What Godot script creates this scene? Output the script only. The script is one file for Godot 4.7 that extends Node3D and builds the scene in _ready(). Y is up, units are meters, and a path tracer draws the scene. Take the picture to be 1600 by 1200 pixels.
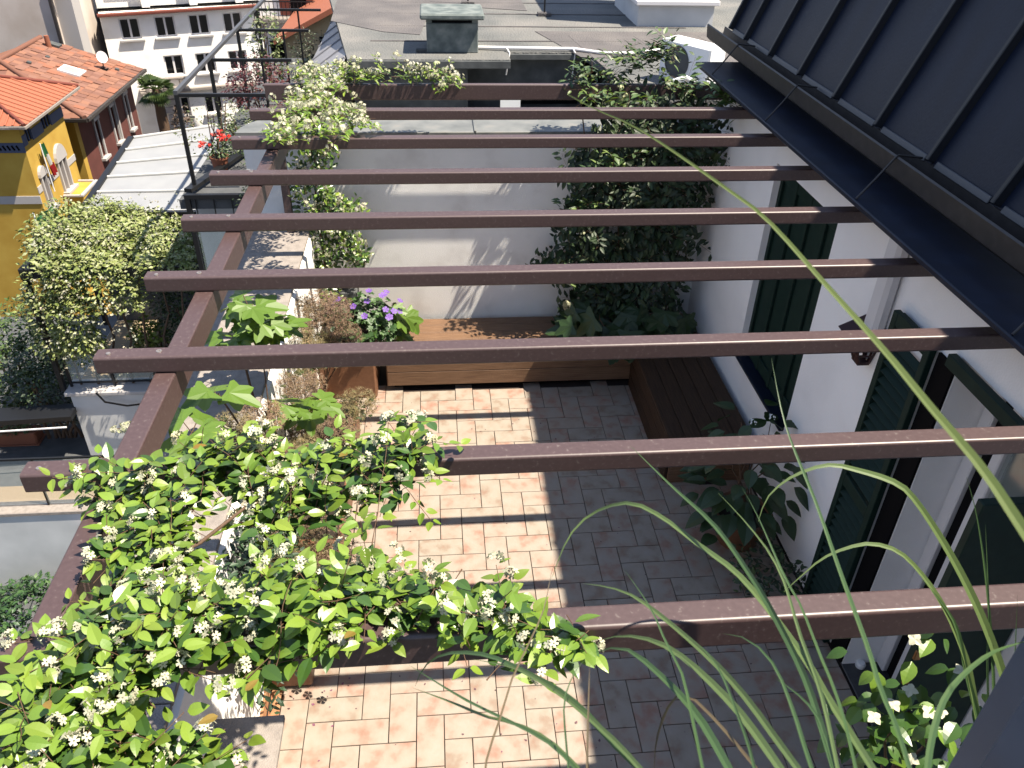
extends Node3D

# ---------------------------------------------------------------- helpers
const UP := Vector3.UP
var rng := RandomNumberGenerator.new()
var M := {}
var taken := {}

static func V(x: float, y: float, z: float) -> Vector3:
	return Vector3(x, y, z)

func rf(a: float, b: float) -> float:
	return rng.randf_range(a, b)

class Geo:
	var v := PackedVector3Array()
	var n := PackedVector3Array()
	var u := PackedVector2Array()
	func tri(a: Vector3, b: Vector3, c: Vector3, na: Vector3, nb: Vector3, nc: Vector3, ua := Vector2.ZERO, ub := Vector2.ZERO, uc := Vector2.ZERO) -> void:
		if (b - a).cross(c - a).dot(na + nb + nc) > 0.0:
			v.append(a); v.append(c); v.append(b)
			n.append(na); n.append(nc); n.append(nb)
			u.append(ua); u.append(uc); u.append(ub)
		else:
			v.append(a); v.append(b); v.append(c)
			n.append(na); n.append(nb); n.append(nc)
			u.append(ua); u.append(ub); u.append(uc)
	func flat(a: Vector3, b: Vector3, c: Vector3, out: Vector3) -> void:
		var m := (b - a).cross(c - a).normalized()
		if m.dot(out) < 0.0:
			m = -m
		tri(a, b, c, m, m, m)
	func quad(a: Vector3, b: Vector3, c: Vector3, d: Vector3, out: Vector3) -> void:
		flat(a, b, c, out)
		flat(a, c, d, out)
	func box(c: Vector3, s: Vector3, bev := 0.0, bas := Basis()) -> void:
		var h := s * 0.5
		bev = minf(bev, minf(h.x, minf(h.y, h.z)) * 0.9)
		if bev <= 0.0:
			for k in 3:
				for sg in [-1.0, 1.0]:
					var q := []
					for st in [[-1.0, -1.0], [1.0, -1.0], [1.0, 1.0], [-1.0, 1.0]]:
						var p := Vector3()
						p[k] = sg * h[k]
						p[(k + 1) % 3] = st[0] * h[(k + 1) % 3]
						p[(k + 2) % 3] = st[1] * h[(k + 2) % 3]
						q.append(c + bas * p)
					var o := Vector3()
					o[k] = sg
					quad(q[0], q[1], q[2], q[3], bas * o)
			return
		var pt := func(sx: float, sy: float, sz: float, k: int) -> Vector3:
			var p := Vector3(sx * (h.x - bev), sy * (h.y - bev), sz * (h.z - bev))
			p[k] = [sx, sy, sz][k] * h[k]
			return c + bas * p
		for k in 3:
			for sg in [-1.0, 1.0]:
				var q := []
				for st in [[-1.0, -1.0], [1.0, -1.0], [1.0, 1.0], [-1.0, 1.0]]:
					var p := [0.0, 0.0, 0.0]
					p[k] = sg
					p[(k + 1) % 3] = st[0]
					p[(k + 2) % 3] = st[1]
					q.append(pt.call(p[0], p[1], p[2], k))
				var o := Vector3()
				o[k] = sg
				quad(q[0], q[1], q[2], q[3], bas * o)
		for k in 3:
			var i := (k + 1) % 3
			var j := (k + 2) % 3
			for si in [-1.0, 1.0]:
				for sj in [-1.0, 1.0]:
					var q := []
					for w in [[-1.0, i], [1.0, i], [1.0, j], [-1.0, j]]:
						var p := [0.0, 0.0, 0.0]
						p[k] = w[0]
						p[i] = si
						p[j] = sj
						q.append(pt.call(p[0], p[1], p[2], w[1]))
					var o := Vector3()
					o[i] = si
					o[j] = sj
					quad(q[0], q[1], q[2], q[3], bas * o)
		for sx in [-1.0, 1.0]:
			for sy in [-1.0, 1.0]:
				for sz in [-1.0, 1.0]:
					flat(pt.call(sx, sy, sz, 0), pt.call(sx, sy, sz, 1), pt.call(sx, sy, sz, 2), bas * Vector3(sx, sy, sz))
	# a bar of rounded rectangular section from a to b, w wide and h high (centre line given)
	func bar(a: Vector3, b: Vector3, w: float, h: float, r := 0.006, up := Vector3.UP, seg := 3) -> void:
		var d := (b - a).normalized()
		var sx := d.cross(up).normalized()
		var sy := sx.cross(d).normalized()
		var pr := PackedVector2Array()
		var no := PackedVector2Array()
		for q in 4:
			var cx := (w * 0.5 - r) * (1.0 if q == 0 or q == 3 else -1.0)
			var cy := (h * 0.5 - r) * (1.0 if q < 2 else -1.0)
			for i in seg + 1:
				var t := (q + float(i) / seg) * PI * 0.5
				var e := Vector2(cos(t), sin(t))
				pr.append(Vector2(cx, cy) + e * r)
				no.append(e)
		var m := pr.size()
		for i in m:
			var j := (i + 1) % m
			var p0 := sx * pr[i].x + sy * pr[i].y
			var p1 := sx * pr[j].x + sy * pr[j].y
			var n0 := sx * no[i].x + sy * no[i].y
			var n1 := sx * no[j].x + sy * no[j].y
			tri(a + p0, a + p1, b + p1, n0, n1, n1)
			tri(a + p0, b + p1, b + p0, n0, n1, n0)
			flat(a, a + p0, a + p1, -d)
			flat(b, b + p0, b + p1, d)
	func tube(pts: Array, rad: Array, sides := 6, caps := true) -> void:
		var rings := []
		var nrm := []
		var ref := Vector3(0.31, 0.9, 0.27).normalized()
		for i in pts.size():
			var d: Vector3 = (pts[mini(i + 1, pts.size() - 1)] - pts[maxi(i - 1, 0)]).normalized()
			if absf(d.dot(ref)) > 0.97:
				ref = Vector3(0.9, 0.2, -0.3).normalized()
			var sx := d.cross(ref).normalized()
			var sy := sx.cross(d).normalized()
			ref = sy
			var ring := []
			var nn := []
			for k in sides:
				var t := TAU * k / sides
				var e := sx * cos(t) + sy * sin(t)
				ring.append(pts[i] + e * rad[mini(i, rad.size() - 1)])
				nn.append(e)
			rings.append(ring)
			nrm.append(nn)
		for i in pts.size() - 1:
			for k in sides:
				var j := (k + 1) % sides
				tri(rings[i][k], rings[i][j], rings[i + 1][j], nrm[i][k], nrm[i][j], nrm[i + 1][j])
				tri(rings[i][k], rings[i + 1][j], rings[i + 1][k], nrm[i][k], nrm[i + 1][j], nrm[i + 1][k])
		if caps:
			for e in [0, pts.size() - 1]:
				var o: Vector3 = pts[e] - pts[1 if e == 0 else e - 1]
				for k in sides:
					flat(pts[e], rings[e][k], rings[e][(k + 1) % sides], o)
	func lathe(prof: Array, sides := 16, at := Vector3.ZERO) -> void:   # prof: Vector2(radius, height)
		for i in prof.size() - 1:
			var p: Vector2 = prof[i]
			var q: Vector2 = prof[i + 1]
			var t := (q - p).normalized()
			for k in sides:
				var a := TAU * k / sides
				var b := TAU * (k + 1) / sides
				var e := Vector3(cos(a), 0, sin(a))
				var f := Vector3(cos(b), 0, sin(b))
				var na := (e * t.y - Vector3.UP * t.x).normalized()
				var nb := (f * t.y - Vector3.UP * t.x).normalized()
				tri(at + e * p.x + Vector3.UP * p.y, at + f * p.x + Vector3.UP * p.y, at + f * q.x + Vector3.UP * q.y, na, nb, nb)
				tri(at + e * p.x + Vector3.UP * p.y, at + f * q.x + Vector3.UP * q.y, at + e * q.x + Vector3.UP * q.y, na, nb, na)
	# flat outline (x, y) pushed along z by depth, through a transform
	func prism(poly: PackedVector2Array, depth: float, xf := Transform3D()) -> void:
		var t := Geometry2D.triangulate_polygon(poly)
		for i in range(0, t.size(), 3):
			for z in [0.0, depth]:
				var o := xf.basis * Vector3(0, 0, -1.0 if z == 0.0 else 1.0) * signf(depth)
				var q := []
				for k in 3:
					q.append(xf * Vector3(poly[t[i + k]].x, poly[t[i + k]].y, z))
				flat(q[0], q[1], q[2], o)
		var cw := Geometry2D.is_polygon_clockwise(poly)
		for i in poly.size():
			var a := poly[i]
			var b := poly[(i + 1) % poly.size()]
			var e := (b - a)
			var o := Vector3(e.y, -e.x, 0) * (-1.0 if cw else 1.0)
			quad(xf * Vector3(a.x, a.y, 0), xf * Vector3(b.x, b.y, 0), xf * Vector3(b.x, b.y, depth), xf * Vector3(a.x, a.y, depth), xf.basis * o)
	func add(o: Geo, xf: Transform3D) -> void:
		for i in o.v.size():
			v.append(xf * o.v[i])
			n.append((xf.basis * o.n[i]).normalized())
			u.append(o.u[i])
	func mesh() -> ArrayMesh:
		var a := []
		a.resize(Mesh.ARRAY_MAX)
		a[Mesh.ARRAY_VERTEX] = v
		a[Mesh.ARRAY_NORMAL] = n
		a[Mesh.ARRAY_TEX_UV] = u
		var m := ArrayMesh.new()
		m.add_surface_from_arrays(Mesh.PRIMITIVE_TRIANGLES, a)
		return m

func numbered(parent: Node, called: String) -> String:
	var k := "%d/%s" % [parent.get_instance_id(), called]
	var i: int = taken.get(k, 0)
	taken[k] = i + 1
	return called if i == 0 else "%s_%03d" % [called, i]

func thing(called: String, label: String, category: String, at := Vector3.ZERO, group := "") -> Node3D:
	var o := Node3D.new()
	o.name = numbered(self, called)
	add_child(o, true)
	o.position = at
	o.set_meta("label", label)
	o.set_meta("category", category)
	if group:
		o.set_meta("group", group)
	return o

func put(called: String, mesh: Mesh, m: Material, parent: Node, xf := Transform3D()) -> MeshInstance3D:
	var o := MeshInstance3D.new()
	o.mesh = mesh
	o.material_override = m
	o.name = numbered(parent, called)
	o.transform = xf
	parent.add_child(o, true)
	return o

func part(called: String, g: Geo, m: Material, parent: Node) -> MeshInstance3D:
	return put(called, g.mesh(), m, parent)

func boxpart(called: String, c: Vector3, s: Vector3, m: Material, parent: Node, bev := 0.0, bas := Basis()) -> MeshInstance3D:
	var g := Geo.new()
	g.box(c, s, bev, bas)
	return part(called, g, m, parent)

func span(called: String, a: Vector3, b: Vector3, m: Material, parent: Node, bev := 0.0) -> MeshInstance3D:   # box by two corners
	return boxpart(called, (a + b) * 0.5, (b - a).abs(), m, parent, bev)

func structure(o: Node) -> Node:
	o.set_meta("kind", "structure")
	return o

func tag(o: Node, label: String, category: String, group := "") -> Node:
	o.set_meta("label", label)
	o.set_meta("category", category)
	if group:
		o.set_meta("group", group)
	return o

func copies(called: String, mesh: Mesh, xfs: Array, cols: Array, m: Material, parent: Node) -> void:
	if xfs.is_empty():
		return
	var mm := MultiMesh.new()
	mm.transform_format = MultiMesh.TRANSFORM_3D
	mm.use_colors = true
	mm.mesh = mesh
	mm.instance_count = xfs.size()
	for i in xfs.size():
		mm.set_instance_transform(i, xfs[i])
		mm.set_instance_color(i, cols[i % cols.size()])
	var o := MultiMeshInstance3D.new()
	o.multimesh = mm
	o.material_override = m
	o.name = numbered(parent, called)
	o.set_meta("kind", "stuff")
	parent.add_child(o, true)

# ---------------------------------------------------------------- materials
func lin(r: float, g: float, b: float) -> Color:
	return (Color(r, g, b) * 0.53).linear_to_srgb()

func pale(r: float, g: float, b: float) -> Color:      # whites
	return Color(r, g, b).linear_to_srgb()

func noise(freq: float, oct := 4, kind := FastNoiseLite.TYPE_SIMPLEX_SMOOTH, sd := 1) -> FastNoiseLite:
	var f := FastNoiseLite.new()
	f.noise_type = kind
	f.frequency = freq
	f.fractal_octaves = oct
	f.seed = sd
	return f

func tex(f: FastNoiseLite, stops: Array, size := 512) -> NoiseTexture2D:
	var t := NoiseTexture2D.new()
	t.width = size
	t.height = size
	t.seamless = true
	t.noise = f
	var g := Gradient.new()
	g.offsets = PackedFloat32Array(stops.map(func(s): return s[0]))
	g.colors = PackedColorArray(stops.map(func(s): return s[1]))
	t.color_ramp = g
	return t

func bump(f: FastNoiseLite, strength: float, size := 512) -> NoiseTexture2D:
	var t := NoiseTexture2D.new()
	t.width = size
	t.height = size
	t.seamless = true
	t.noise = f
	t.as_normal_map = true
	t.bump_strength = strength
	return t

func mat(c: Color, rough := 0.7, metal := 0.0) -> StandardMaterial3D:
	var m := StandardMaterial3D.new()
	m.albedo_color = c
	m.roughness = rough
	m.metallic = metal
	return m

func tri_mat(t: Texture2D, scale: Vector3, rough := 0.8, nrm: Texture2D = null, ns := 1.0, metal := 0.0, world := true) -> StandardMaterial3D:
	var m := StandardMaterial3D.new()
	m.albedo_texture = t
	m.roughness = rough
	m.metallic = metal
	m.uv1_triplanar = true
	m.uv1_world_triplanar = world
	m.uv1_scale = scale
	if nrm:
		m.normal_enabled = true
		m.normal_texture = nrm
		m.normal_scale = ns
	return m

func leaf_mat(c: Color, back: Color, rough := 0.42) -> StandardMaterial3D:
	var m := mat(c, rough)
	m.backlight_enabled = true
	m.backlight = back
	m.cull_mode = BaseMaterial3D.CULL_DISABLED
	m.vertex_color_use_as_albedo = true
	return m

func make_materials() -> void:
	var fine := bump(noise(0.30, 2, FastNoiseLite.TYPE_SIMPLEX, 3), 5.0)
	var grain := bump(noise(0.25, 2, FastNoiseLite.TYPE_SIMPLEX, 9), 3.0)
	M.stucco = tri_mat(tex(noise(0.006, 5, 1, 2), [[0.0, pale(0.66, 0.64, 0.62)], [0.45, pale(0.79, 0.78, 0.76)], [1.0, pale(0.83, 0.82, 0.80)]]), Vector3(0.7, 0.7, 0.7), 0.9, fine, 0.12)
	M.render = tri_mat(tex(noise(0.005, 5, 1, 5), [[0.0, pale(0.76, 0.75, 0.75)], [0.5, pale(0.84, 0.83, 0.83)], [1.0, pale(0.87, 0.86, 0.86)]]), Vector3(0.5, 0.5, 0.5), 0.9, grain, 0.06)
	# terracotta tiles: pale peach with salmon blushes; four tones
	M.tiles = []
	for k in 4:
		var warm: float = [0.0, 0.02, -0.025, 0.01][k]
		var t := tex(noise(0.0055, 4, 1, 20 + k), [[0.0, pale(0.232 + warm, 0.132, 0.096)], [0.26, pale(0.246 + warm, 0.172, 0.132)], [0.42, pale(0.262 + warm * 0.6, 0.208, 0.166)], [0.65, pale(0.272, 0.228, 0.186)], [1.0, pale(0.277, 0.242, 0.205)]])
		var m := mat(Color.WHITE, 0.62)
		m.albedo_texture = t
		m.normal_enabled = true
		m.normal_texture = bump(noise(0.03, 4, 1, 30 + k), 2.0)
		m.normal_scale = 0.35
		M.tiles.append(m)
	M.grout = mat(lin(0.045, 0.028, 0.022), 0.95)
	M.border = tri_mat(tex(noise(0.02, 4, 1, 41), [[0.0, lin(0.42, 0.17, 0.08)], [0.6, lin(0.60, 0.30, 0.14)], [1.0, lin(0.66, 0.42, 0.25)]]), Vector3(2, 2, 2), 0.7)
	# powder coated aluminium of the pergola: mauve brown
	M.brown = tri_mat(tex(noise(0.05, 5, 1, 11), [[0.0, lin(0.098, 0.056, 0.054)], [0.5, lin(0.114, 0.068, 0.066)], [0.74, lin(0.124, 0.075, 0.073)], [0.80, lin(0.17, 0.125, 0.115)], [1.0, lin(0.26, 0.22, 0.20)]], 1024), Vector3(0.9, 0.9, 0.9), 0.44)
	M.brown.metallic_specular = 0.62
	M.cap_screw = mat(lin(0.55, 0.5, 0.48), 0.35, 0.6)
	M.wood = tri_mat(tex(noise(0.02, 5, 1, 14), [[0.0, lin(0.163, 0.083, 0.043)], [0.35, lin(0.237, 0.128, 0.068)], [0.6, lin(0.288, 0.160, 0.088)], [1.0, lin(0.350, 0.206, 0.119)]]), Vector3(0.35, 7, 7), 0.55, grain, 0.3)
	M.wood_shaded = tri_mat(tex(noise(0.02, 5, 1, 15), [[0.0, lin(0.05, 0.028, 0.017)], [0.5, lin(0.085, 0.048, 0.029)], [1.0, lin(0.13, 0.075, 0.045)]]), Vector3(7, 7, 0.35), 0.6, grain, 0.3)  # same hardwood for the shaded bench, shade darkened into the colour
	M.wood_shaded.metallic_specular = 0.3
	M.resin = tri_mat(tex(noise(0.02, 4, 1, 17), [[0.0, lin(0.22, 0.095, 0.045)], [1.0, lin(0.31, 0.145, 0.075)]]), Vector3(2, 2, 2), 0.5)
	M.cap_stone = tri_mat(tex(noise(0.03, 5, 1, 19), [[0.0, lin(0.324, 0.284, 0.257)], [0.5, lin(0.432, 0.378, 0.338)], [1.0, lin(0.499, 0.446, 0.405)]]), Vector3(0.8, 0.8, 0.8), 0.85, grain, 0.3)
	M.zinc = tri_mat(tex(noise(0.012, 5, 1, 23), [[0.0, lin(0.20, 0.21, 0.205)], [0.45, lin(0.29, 0.30, 0.29)], [0.7, lin(0.33, 0.335, 0.32)], [1.0, lin(0.40, 0.375, 0.34)]]), Vector3(0.6, 0.6, 0.6), 0.5, null, 1.0, 0.15)
	# dark standing seam roof
	M.slate = tri_mat(tex(noise(0.012, 6, 1, 27), [[0.0, lin(0.0046, 0.0095, 0.0272)], [0.5, lin(0.0064, 0.0137, 0.0380)], [0.8, lin(0.0092, 0.0185, 0.0475)], [1.0, lin(0.0194, 0.0321, 0.0653)]]), Vector3(0.9, 0.22, 0.9), 0.5, fine, 0.05, 0.0)
	M.slate.metallic_specular = 0.4
	M.zinc_light = tri_mat(tex(noise(0.012, 5, 1, 28), [[0.0, lin(0.33, 0.33, 0.36)], [1.0, lin(0.46, 0.455, 0.48)]]), Vector3(0.6, 0.6, 0.6), 0.5)
	M.seam = mat(lin(0.018, 0.020, 0.026), 0.5)
	M.gutter = tri_mat(tex(noise(0.02, 5, 1, 29), [[0.0, lin(0.035, 0.030, 0.028)], [0.6, lin(0.055, 0.047, 0.045)], [1.0, lin(0.085, 0.075, 0.07)]]), Vector3(1, 1, 1), 0.5)
	M.lead = mat(lin(0.12, 0.125, 0.14), 0.45, 0.1)
	M.green_paint = tri_mat(tex(noise(0.02, 4, 1, 33), [[0.0, pale(0.007, 0.020, 0.016)], [1.0, pale(0.011, 0.029, 0.023)]]), Vector3(1, 1, 1), 0.55)
	M.green_paint.metallic_specular = 0.3
	M.frame_white = mat(pale(0.62, 0.61, 0.62), 0.45)
	M.black = mat(lin(0.012, 0.012, 0.014), 0.5)
	M.black.metallic_specular = 0.1
	M.iron = mat(lin(0.02, 0.021, 0.024), 0.45, 0.3)
	M.dark_room = mat(lin(0.03, 0.028, 0.026), 0.9)
	M.dark_room.metallic_specular = 0.1
	M.glass = mat(Color(0.75, 0.82, 0.82, 0.12), 0.05)
	M.glass.transparency = BaseMaterial3D.TRANSPARENCY_ALPHA
	M.window_glass = mat(lin(0.012, 0.014, 0.017), 0.08)
	M.brass = mat(lin(0.55, 0.30, 0.12), 0.3, 0.9)
	M.lantern = mat(lin(0.055, 0.012, 0.014), 0.5)
	M.white_plastic = mat(pale(0.72, 0.73, 0.74), 0.4)
	M.threshold = tri_mat(tex(noise(0.03, 4, 1, 35), [[0.0, lin(0.06, 0.062, 0.068)], [1.0, lin(0.10, 0.103, 0.11)]]), Vector3(1, 1, 1), 0.35)
	M.bark = tri_mat(tex(noise(0.05, 4, 1, 37), [[0.0, lin(0.10, 0.055, 0.03)], [1.0, lin(0.26, 0.16, 0.10)]]), Vector3(6, 2, 6), 0.85)
	M.twig = mat(lin(0.17, 0.09, 0.045), 0.7)
	M.soil = mat(lin(0.03, 0.02, 0.014), 1.0)
	# leaves
	M.jas_a = leaf_mat(lin(0.285, 0.42, 0.055), lin(0.29, 0.44, 0.04), 0.36)
	M.jas_b = leaf_mat(lin(0.185, 0.315, 0.04), lin(0.19, 0.32, 0.03), 0.34)
	M.jas_c = leaf_mat(lin(0.065, 0.145, 0.028), lin(0.09, 0.16, 0.02), 0.33)
	M.jas_d = leaf_mat(lin(0.30, 0.20, 0.030), lin(0.26, 0.17, 0.02), 0.4)
	M.leaf_any = leaf_mat(Color.WHITE, lin(0.10, 0.16, 0.02), 0.5)
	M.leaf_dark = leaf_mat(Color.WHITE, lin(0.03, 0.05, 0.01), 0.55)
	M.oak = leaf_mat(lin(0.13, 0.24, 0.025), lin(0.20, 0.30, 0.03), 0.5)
	M.oak_dark = leaf_mat(lin(0.030, 0.070, 0.016), lin(0.03, 0.06, 0.01), 0.5)  # darker copy of the oak leaf, shade put into the colour
	M.petal = leaf_mat(pale(0.43, 0.42, 0.31), pale(0.18, 0.18, 0.11), 0.6)
	M.cream = leaf_mat(lin(0.72, 0.74, 0.42), lin(0.3, 0.3, 0.15), 0.6)
	M.violet = leaf_mat(lin(0.24, 0.10, 0.55), lin(0.12, 0.05, 0.3), 0.6)
	M.pink_dry = leaf_mat(lin(0.20, 0.10, 0.12), lin(0.05, 0.02, 0.03), 0.8)
	M.red_petal = leaf_mat(lin(0.65, 0.025, 0.01), lin(0.3, 0.01, 0.01), 0.6)
	M.fuzz = leaf_mat(Color.WHITE, lin(0.12, 0.07, 0.04), 0.9)
	M.grass = leaf_mat(lin(0.070, 0.135, 0.045), lin(0.07, 0.13, 0.025), 0.4)
	M.grass_pale = leaf_mat(lin(0.13, 0.195, 0.065), lin(0.14, 0.20, 0.04), 0.4)
	M.grass_long = leaf_mat(lin(0.12, 0.165, 0.035), lin(0.10, 0.14, 0.02), 0.4)
	M.grass_dry = leaf_mat(lin(0.14, 0.105, 0.055), lin(0.06, 0.05, 0.02), 0.5)
	# neighbours
	M.yellow = tri_mat(tex(noise(0.01, 4, 1, 51), [[0.0, lin(0.672, 0.403, 0.050)], [1.0, lin(0.829, 0.549, 0.095)]]), Vector3(0.2, 0.2, 0.2), 0.9)
	M.red_wall = tri_mat(tex(noise(0.01, 5, 1, 52), [[0.0, lin(0.125, 0.030, 0.024)], [1.0, lin(0.19, 0.048, 0.036)]]), Vector3(0.2, 0.2, 0.2), 0.9)
	M.plaster = tri_mat(tex(noise(0.008, 6, 1, 53), [[0.0, pale(0.40, 0.34, 0.29)], [0.5, pale(0.50, 0.445, 0.40)], [1.0, pale(0.57, 0.52, 0.475)]]), Vector3(0.08, 0.08, 0.08), 0.95)
	M.white_wall = tri_mat(tex(noise(0.01, 6, 1, 54), [[0.0, pale(0.70, 0.68, 0.63)], [0.4, pale(0.86, 0.845, 0.81)], [1.0, pale(0.90, 0.885, 0.86)]]), Vector3(0.12, 0.12, 0.12), 0.95)
	M.grey_wall = tri_mat(tex(noise(0.01, 5, 1, 55), [[0.0, pale(0.42, 0.43, 0.435)], [1.0, pale(0.54, 0.545, 0.55)]]), Vector3(0.3, 0.3, 0.3), 0.92)
	M.asphalt_felt = tri_mat(tex(noise(0.007, 6, 1, 56), [[0.0, lin(0.131, 0.137, 0.137)], [0.4, lin(0.197, 0.202, 0.197)], [0.62, lin(0.246, 0.243, 0.232)], [1.0, lin(0.328, 0.311, 0.290)]]), Vector3(0.16, 0.16, 0.16), 0.9, fine, 0.3)
	M.felt_brown = tri_mat(tex(noise(0.009, 6, 1, 57), [[0.0, lin(0.131, 0.123, 0.126)], [0.5, lin(0.181, 0.166, 0.166)], [1.0, lin(0.251, 0.229, 0.218)]]), Vector3(0.2, 0.2, 0.2), 0.9, fine, 0.3)
	M.felt_dark = tri_mat(tex(noise(0.012, 5, 1, 58), [[0.0, lin(0.07, 0.078, 0.082)], [0.6, lin(0.12, 0.13, 0.135)], [1.0, lin(0.2, 0.21, 0.205)]]), Vector3(0.5, 0.5, 0.5), 0.85)
	M.chimney = tri_mat(tex(noise(0.012, 5, 1, 59), [[0.0, lin(0.10, 0.13, 0.13)], [0.5, lin(0.20, 0.24, 0.235)], [1.0, lin(0.38, 0.41, 0.39)]]), Vector3(0.7, 0.7, 0.7), 0.8)
	M.tile_new = tri_mat(tex(noise(0.03, 4, 1, 61), [[0.0, lin(0.46, 0.135, 0.07)], [1.0, lin(0.56, 0.19, 0.10)]]), Vector3(0.6, 0.6, 0.6), 0.8)
	M.tile_old = []
	for c in [lin(0.34, 0.135, 0.075), lin(0.42, 0.175, 0.095), lin(0.27, 0.115, 0.075), lin(0.46, 0.16, 0.075)]:
		M.tile_old.append(mat(c, 0.9))
	M.awning = tri_mat(tex(noise(0.01, 4, 1, 62), [[0.0, lin(0.40, 0.41, 0.43)], [1.0, lin(0.48, 0.49, 0.50)]]), Vector3(0.3, 0.3, 0.3), 0.5)
	M.awning_rail = mat(lin(0.80, 0.80, 0.78), 0.5)
	M.blue_frieze = mat(lin(0.10, 0.13, 0.23), 0.8)
	M.stone_trim = mat(lin(0.66, 0.63, 0.62), 0.85)
	M.floor_dark = tri_mat(tex(noise(0.02, 5, 1, 63), [[0.0, lin(0.09, 0.095, 0.10)], [1.0, lin(0.15, 0.155, 0.16)]]), Vector3(0.4, 0.4, 0.4), 0.8)
	M.floor_tan = mat(lin(0.46, 0.35, 0.22), 0.85)
	M.terracotta = mat(lin(0.40, 0.14, 0.075), 0.8)
	M.brick_red = mat(lin(0.24, 0.055, 0.035), 0.85)
	M.flag_green = mat(lin(0.02, 0.20, 0.06), 0.8)
	M.flag_white = mat(lin(0.78, 0.78, 0.76), 0.8)
	M.flag_red = mat(lin(0.58, 0.02, 0.025), 0.8)
	M.street = mat(lin(0.06, 0.06, 0.06), 0.9)
	M.zinc_blue = tri_mat(tex(noise(0.01, 5, 1, 64), [[0.0, pale(0.022, 0.052, 0.105)], [1.0, pale(0.034, 0.070, 0.13)]]), Vector3(1.2, 1.2, 1.2), 0.5)

# ---------------------------------------------------------------- leaf shapes
func leaf_geo(l: float, w: float, fold := 0.22, bend := 0.25, pointed := 1.0, steps := 5) -> Geo:
	# along +z from the origin, upper side +y; folded along the rib and bent down towards the tip
	var g := Geo.new()
	var rows := []
	for i in steps + 1:
		var t := float(i) / steps
		var half := w * 0.5 * pow(sin(PI * pow(t, 0.85)), 0.8) if t > 0.0 and t < 1.0 else 0.0
		if pointed > 1.0:
			half *= 1.0 - 0.35 * t
		var y := -bend * l * t * t
		rows.append([V(-half, y + fold * half, l * t), V(0, y, l * t), V(half, y + fold * half, l * t)])
	for i in steps:
		var a: Array = rows[i]
		var b: Array = rows[i + 1]
		var slope := -2.0 * bend * (i + 0.5) / steps
		var nl := V(fold, 1, -slope).normalized()
		var nr := V(-fold, 1, -slope).normalized()
		for side in [0, 2]:
			var n0 := nl if side == 0 else nr
			g.tri(a[side], a[1], b[1], n0, n0, n0)
			g.tri(a[side], b[1], b[side], n0, n0, n0)
	return g

func lobed_geo(size: float, lobes: Array, droop := 0.25) -> Geo:
	# a leaf with pointed lobes: lobes are Vector2(angle from the tip in degrees, length)
	var rim := []
	for side in [-1.0, 1.0]:
		var r := []
		for i in lobes.size():
			var lb: Vector2 = lobes[i]
			var a: float = deg_to_rad(lb.x) * side
			if i > 0:
				var pv: Vector2 = lobes[i - 1]
				var mid: float = deg_to_rad((lb.x + pv.x) * 0.5) * side
				r.append(Vector2(sin(mid), cos(mid)) * minf(lb.y, pv.y) * 0.74 * size)
			r.append(Vector2(sin(a - 0.17 * side), cos(a - 0.17 * side)) * lb.y * 0.88 * size)
			r.append(Vector2(sin(a), cos(a)) * lb.y * size)
			r.append(Vector2(sin(a + 0.17 * side), cos(a + 0.17 * side)) * lb.y * 0.86 * size)
		r.append(Vector2(0, -0.10 * size))
		rim.append(r)
	var g := Geo.new()
	var lift := func(p: Vector2) -> Vector3:
		var d := p.length() / size
		return V(p.x, 0.12 * absf(p.x) - droop * d * d * size, p.y)
	for r in rim:
		for i in r.size() - 1:
			var a: Vector3 = lift.call(Vector2.ZERO)
			var b: Vector3 = lift.call(r[i])
			var c: Vector3 = lift.call(r[i + 1])
			g.flat(a, b, c, UP)
	return g

func star_geo(s: float) -> Geo:    # one jasmine flower: five twisted petals, facing +y
	var g := Geo.new()
	for k in 5:
		var a := TAU * k / 5.0
		var e := V(cos(a), 0, sin(a))
		var f := V(-sin(a), 0, cos(a))
		var p0 := e * s * 0.08 - f * s * 0.10
		var p1 := e * s * 0.08 + f * s * 0.10
		var p2 := e * s * 0.42 + f * s * 0.20 + UP * s * 0.05
		var p3 := e * s * 0.50 - f * s * 0.10 + UP * s * 0.02
		g.flat(p0, p1, p2, UP)
		g.flat(p0, p2, p3, UP)
	g.tube([V(0, -s * 0.45, 0), V(0, 0.02 * s, 0)], [s * 0.05, s * 0.09], 4, false)
	return g

func cluster_geo(n: int, r: float, s: float) -> Geo:
	var g := Geo.new()
	for i in n:
		var d := V(rf(-1, 1), rf(-0.15, 1.1), rf(-1, 1)).normalized()
		var b := aim(d, rf(0, TAU))
		g.add(star_geo(s * rf(0.85, 1.1)), Transform3D(b, d * r * rf(0.6, 1.0)))
	return g

func aim(up: Vector3, turn: float) -> Basis:      # a basis whose y is up, turned about it
	var x := up.cross(V(0.37, 0.21, 0.9)).normalized()
	var z := x.cross(up).normalized()
	return Basis(x, up, z) * Basis(UP, turn)

func leaf_basis(dir: Vector3, up: Vector3) -> Basis:   # z along dir, y near up
	var z := dir.normalized()
	var x := up.cross(z)
	if x.length() < 0.01:
		x = V(1, 0, 0).cross(z)
	x = x.normalized()
	return Basis(x, z.cross(x).normalized(), z)

# ---------------------------------------------------------------- plants
class Crop:            # what a plant bears, gathered before it is set down
	var leaves := {}   # material name -> array of transforms
	var blooms := []
	var stems := Geo.new()
	var canes := []
	func leaf(k: String, x: Transform3D) -> void:
		if not leaves.has(k):
			leaves[k] = []
		leaves[k].append(x)

var eye := Vector3(0, 4.055, 0)

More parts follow.
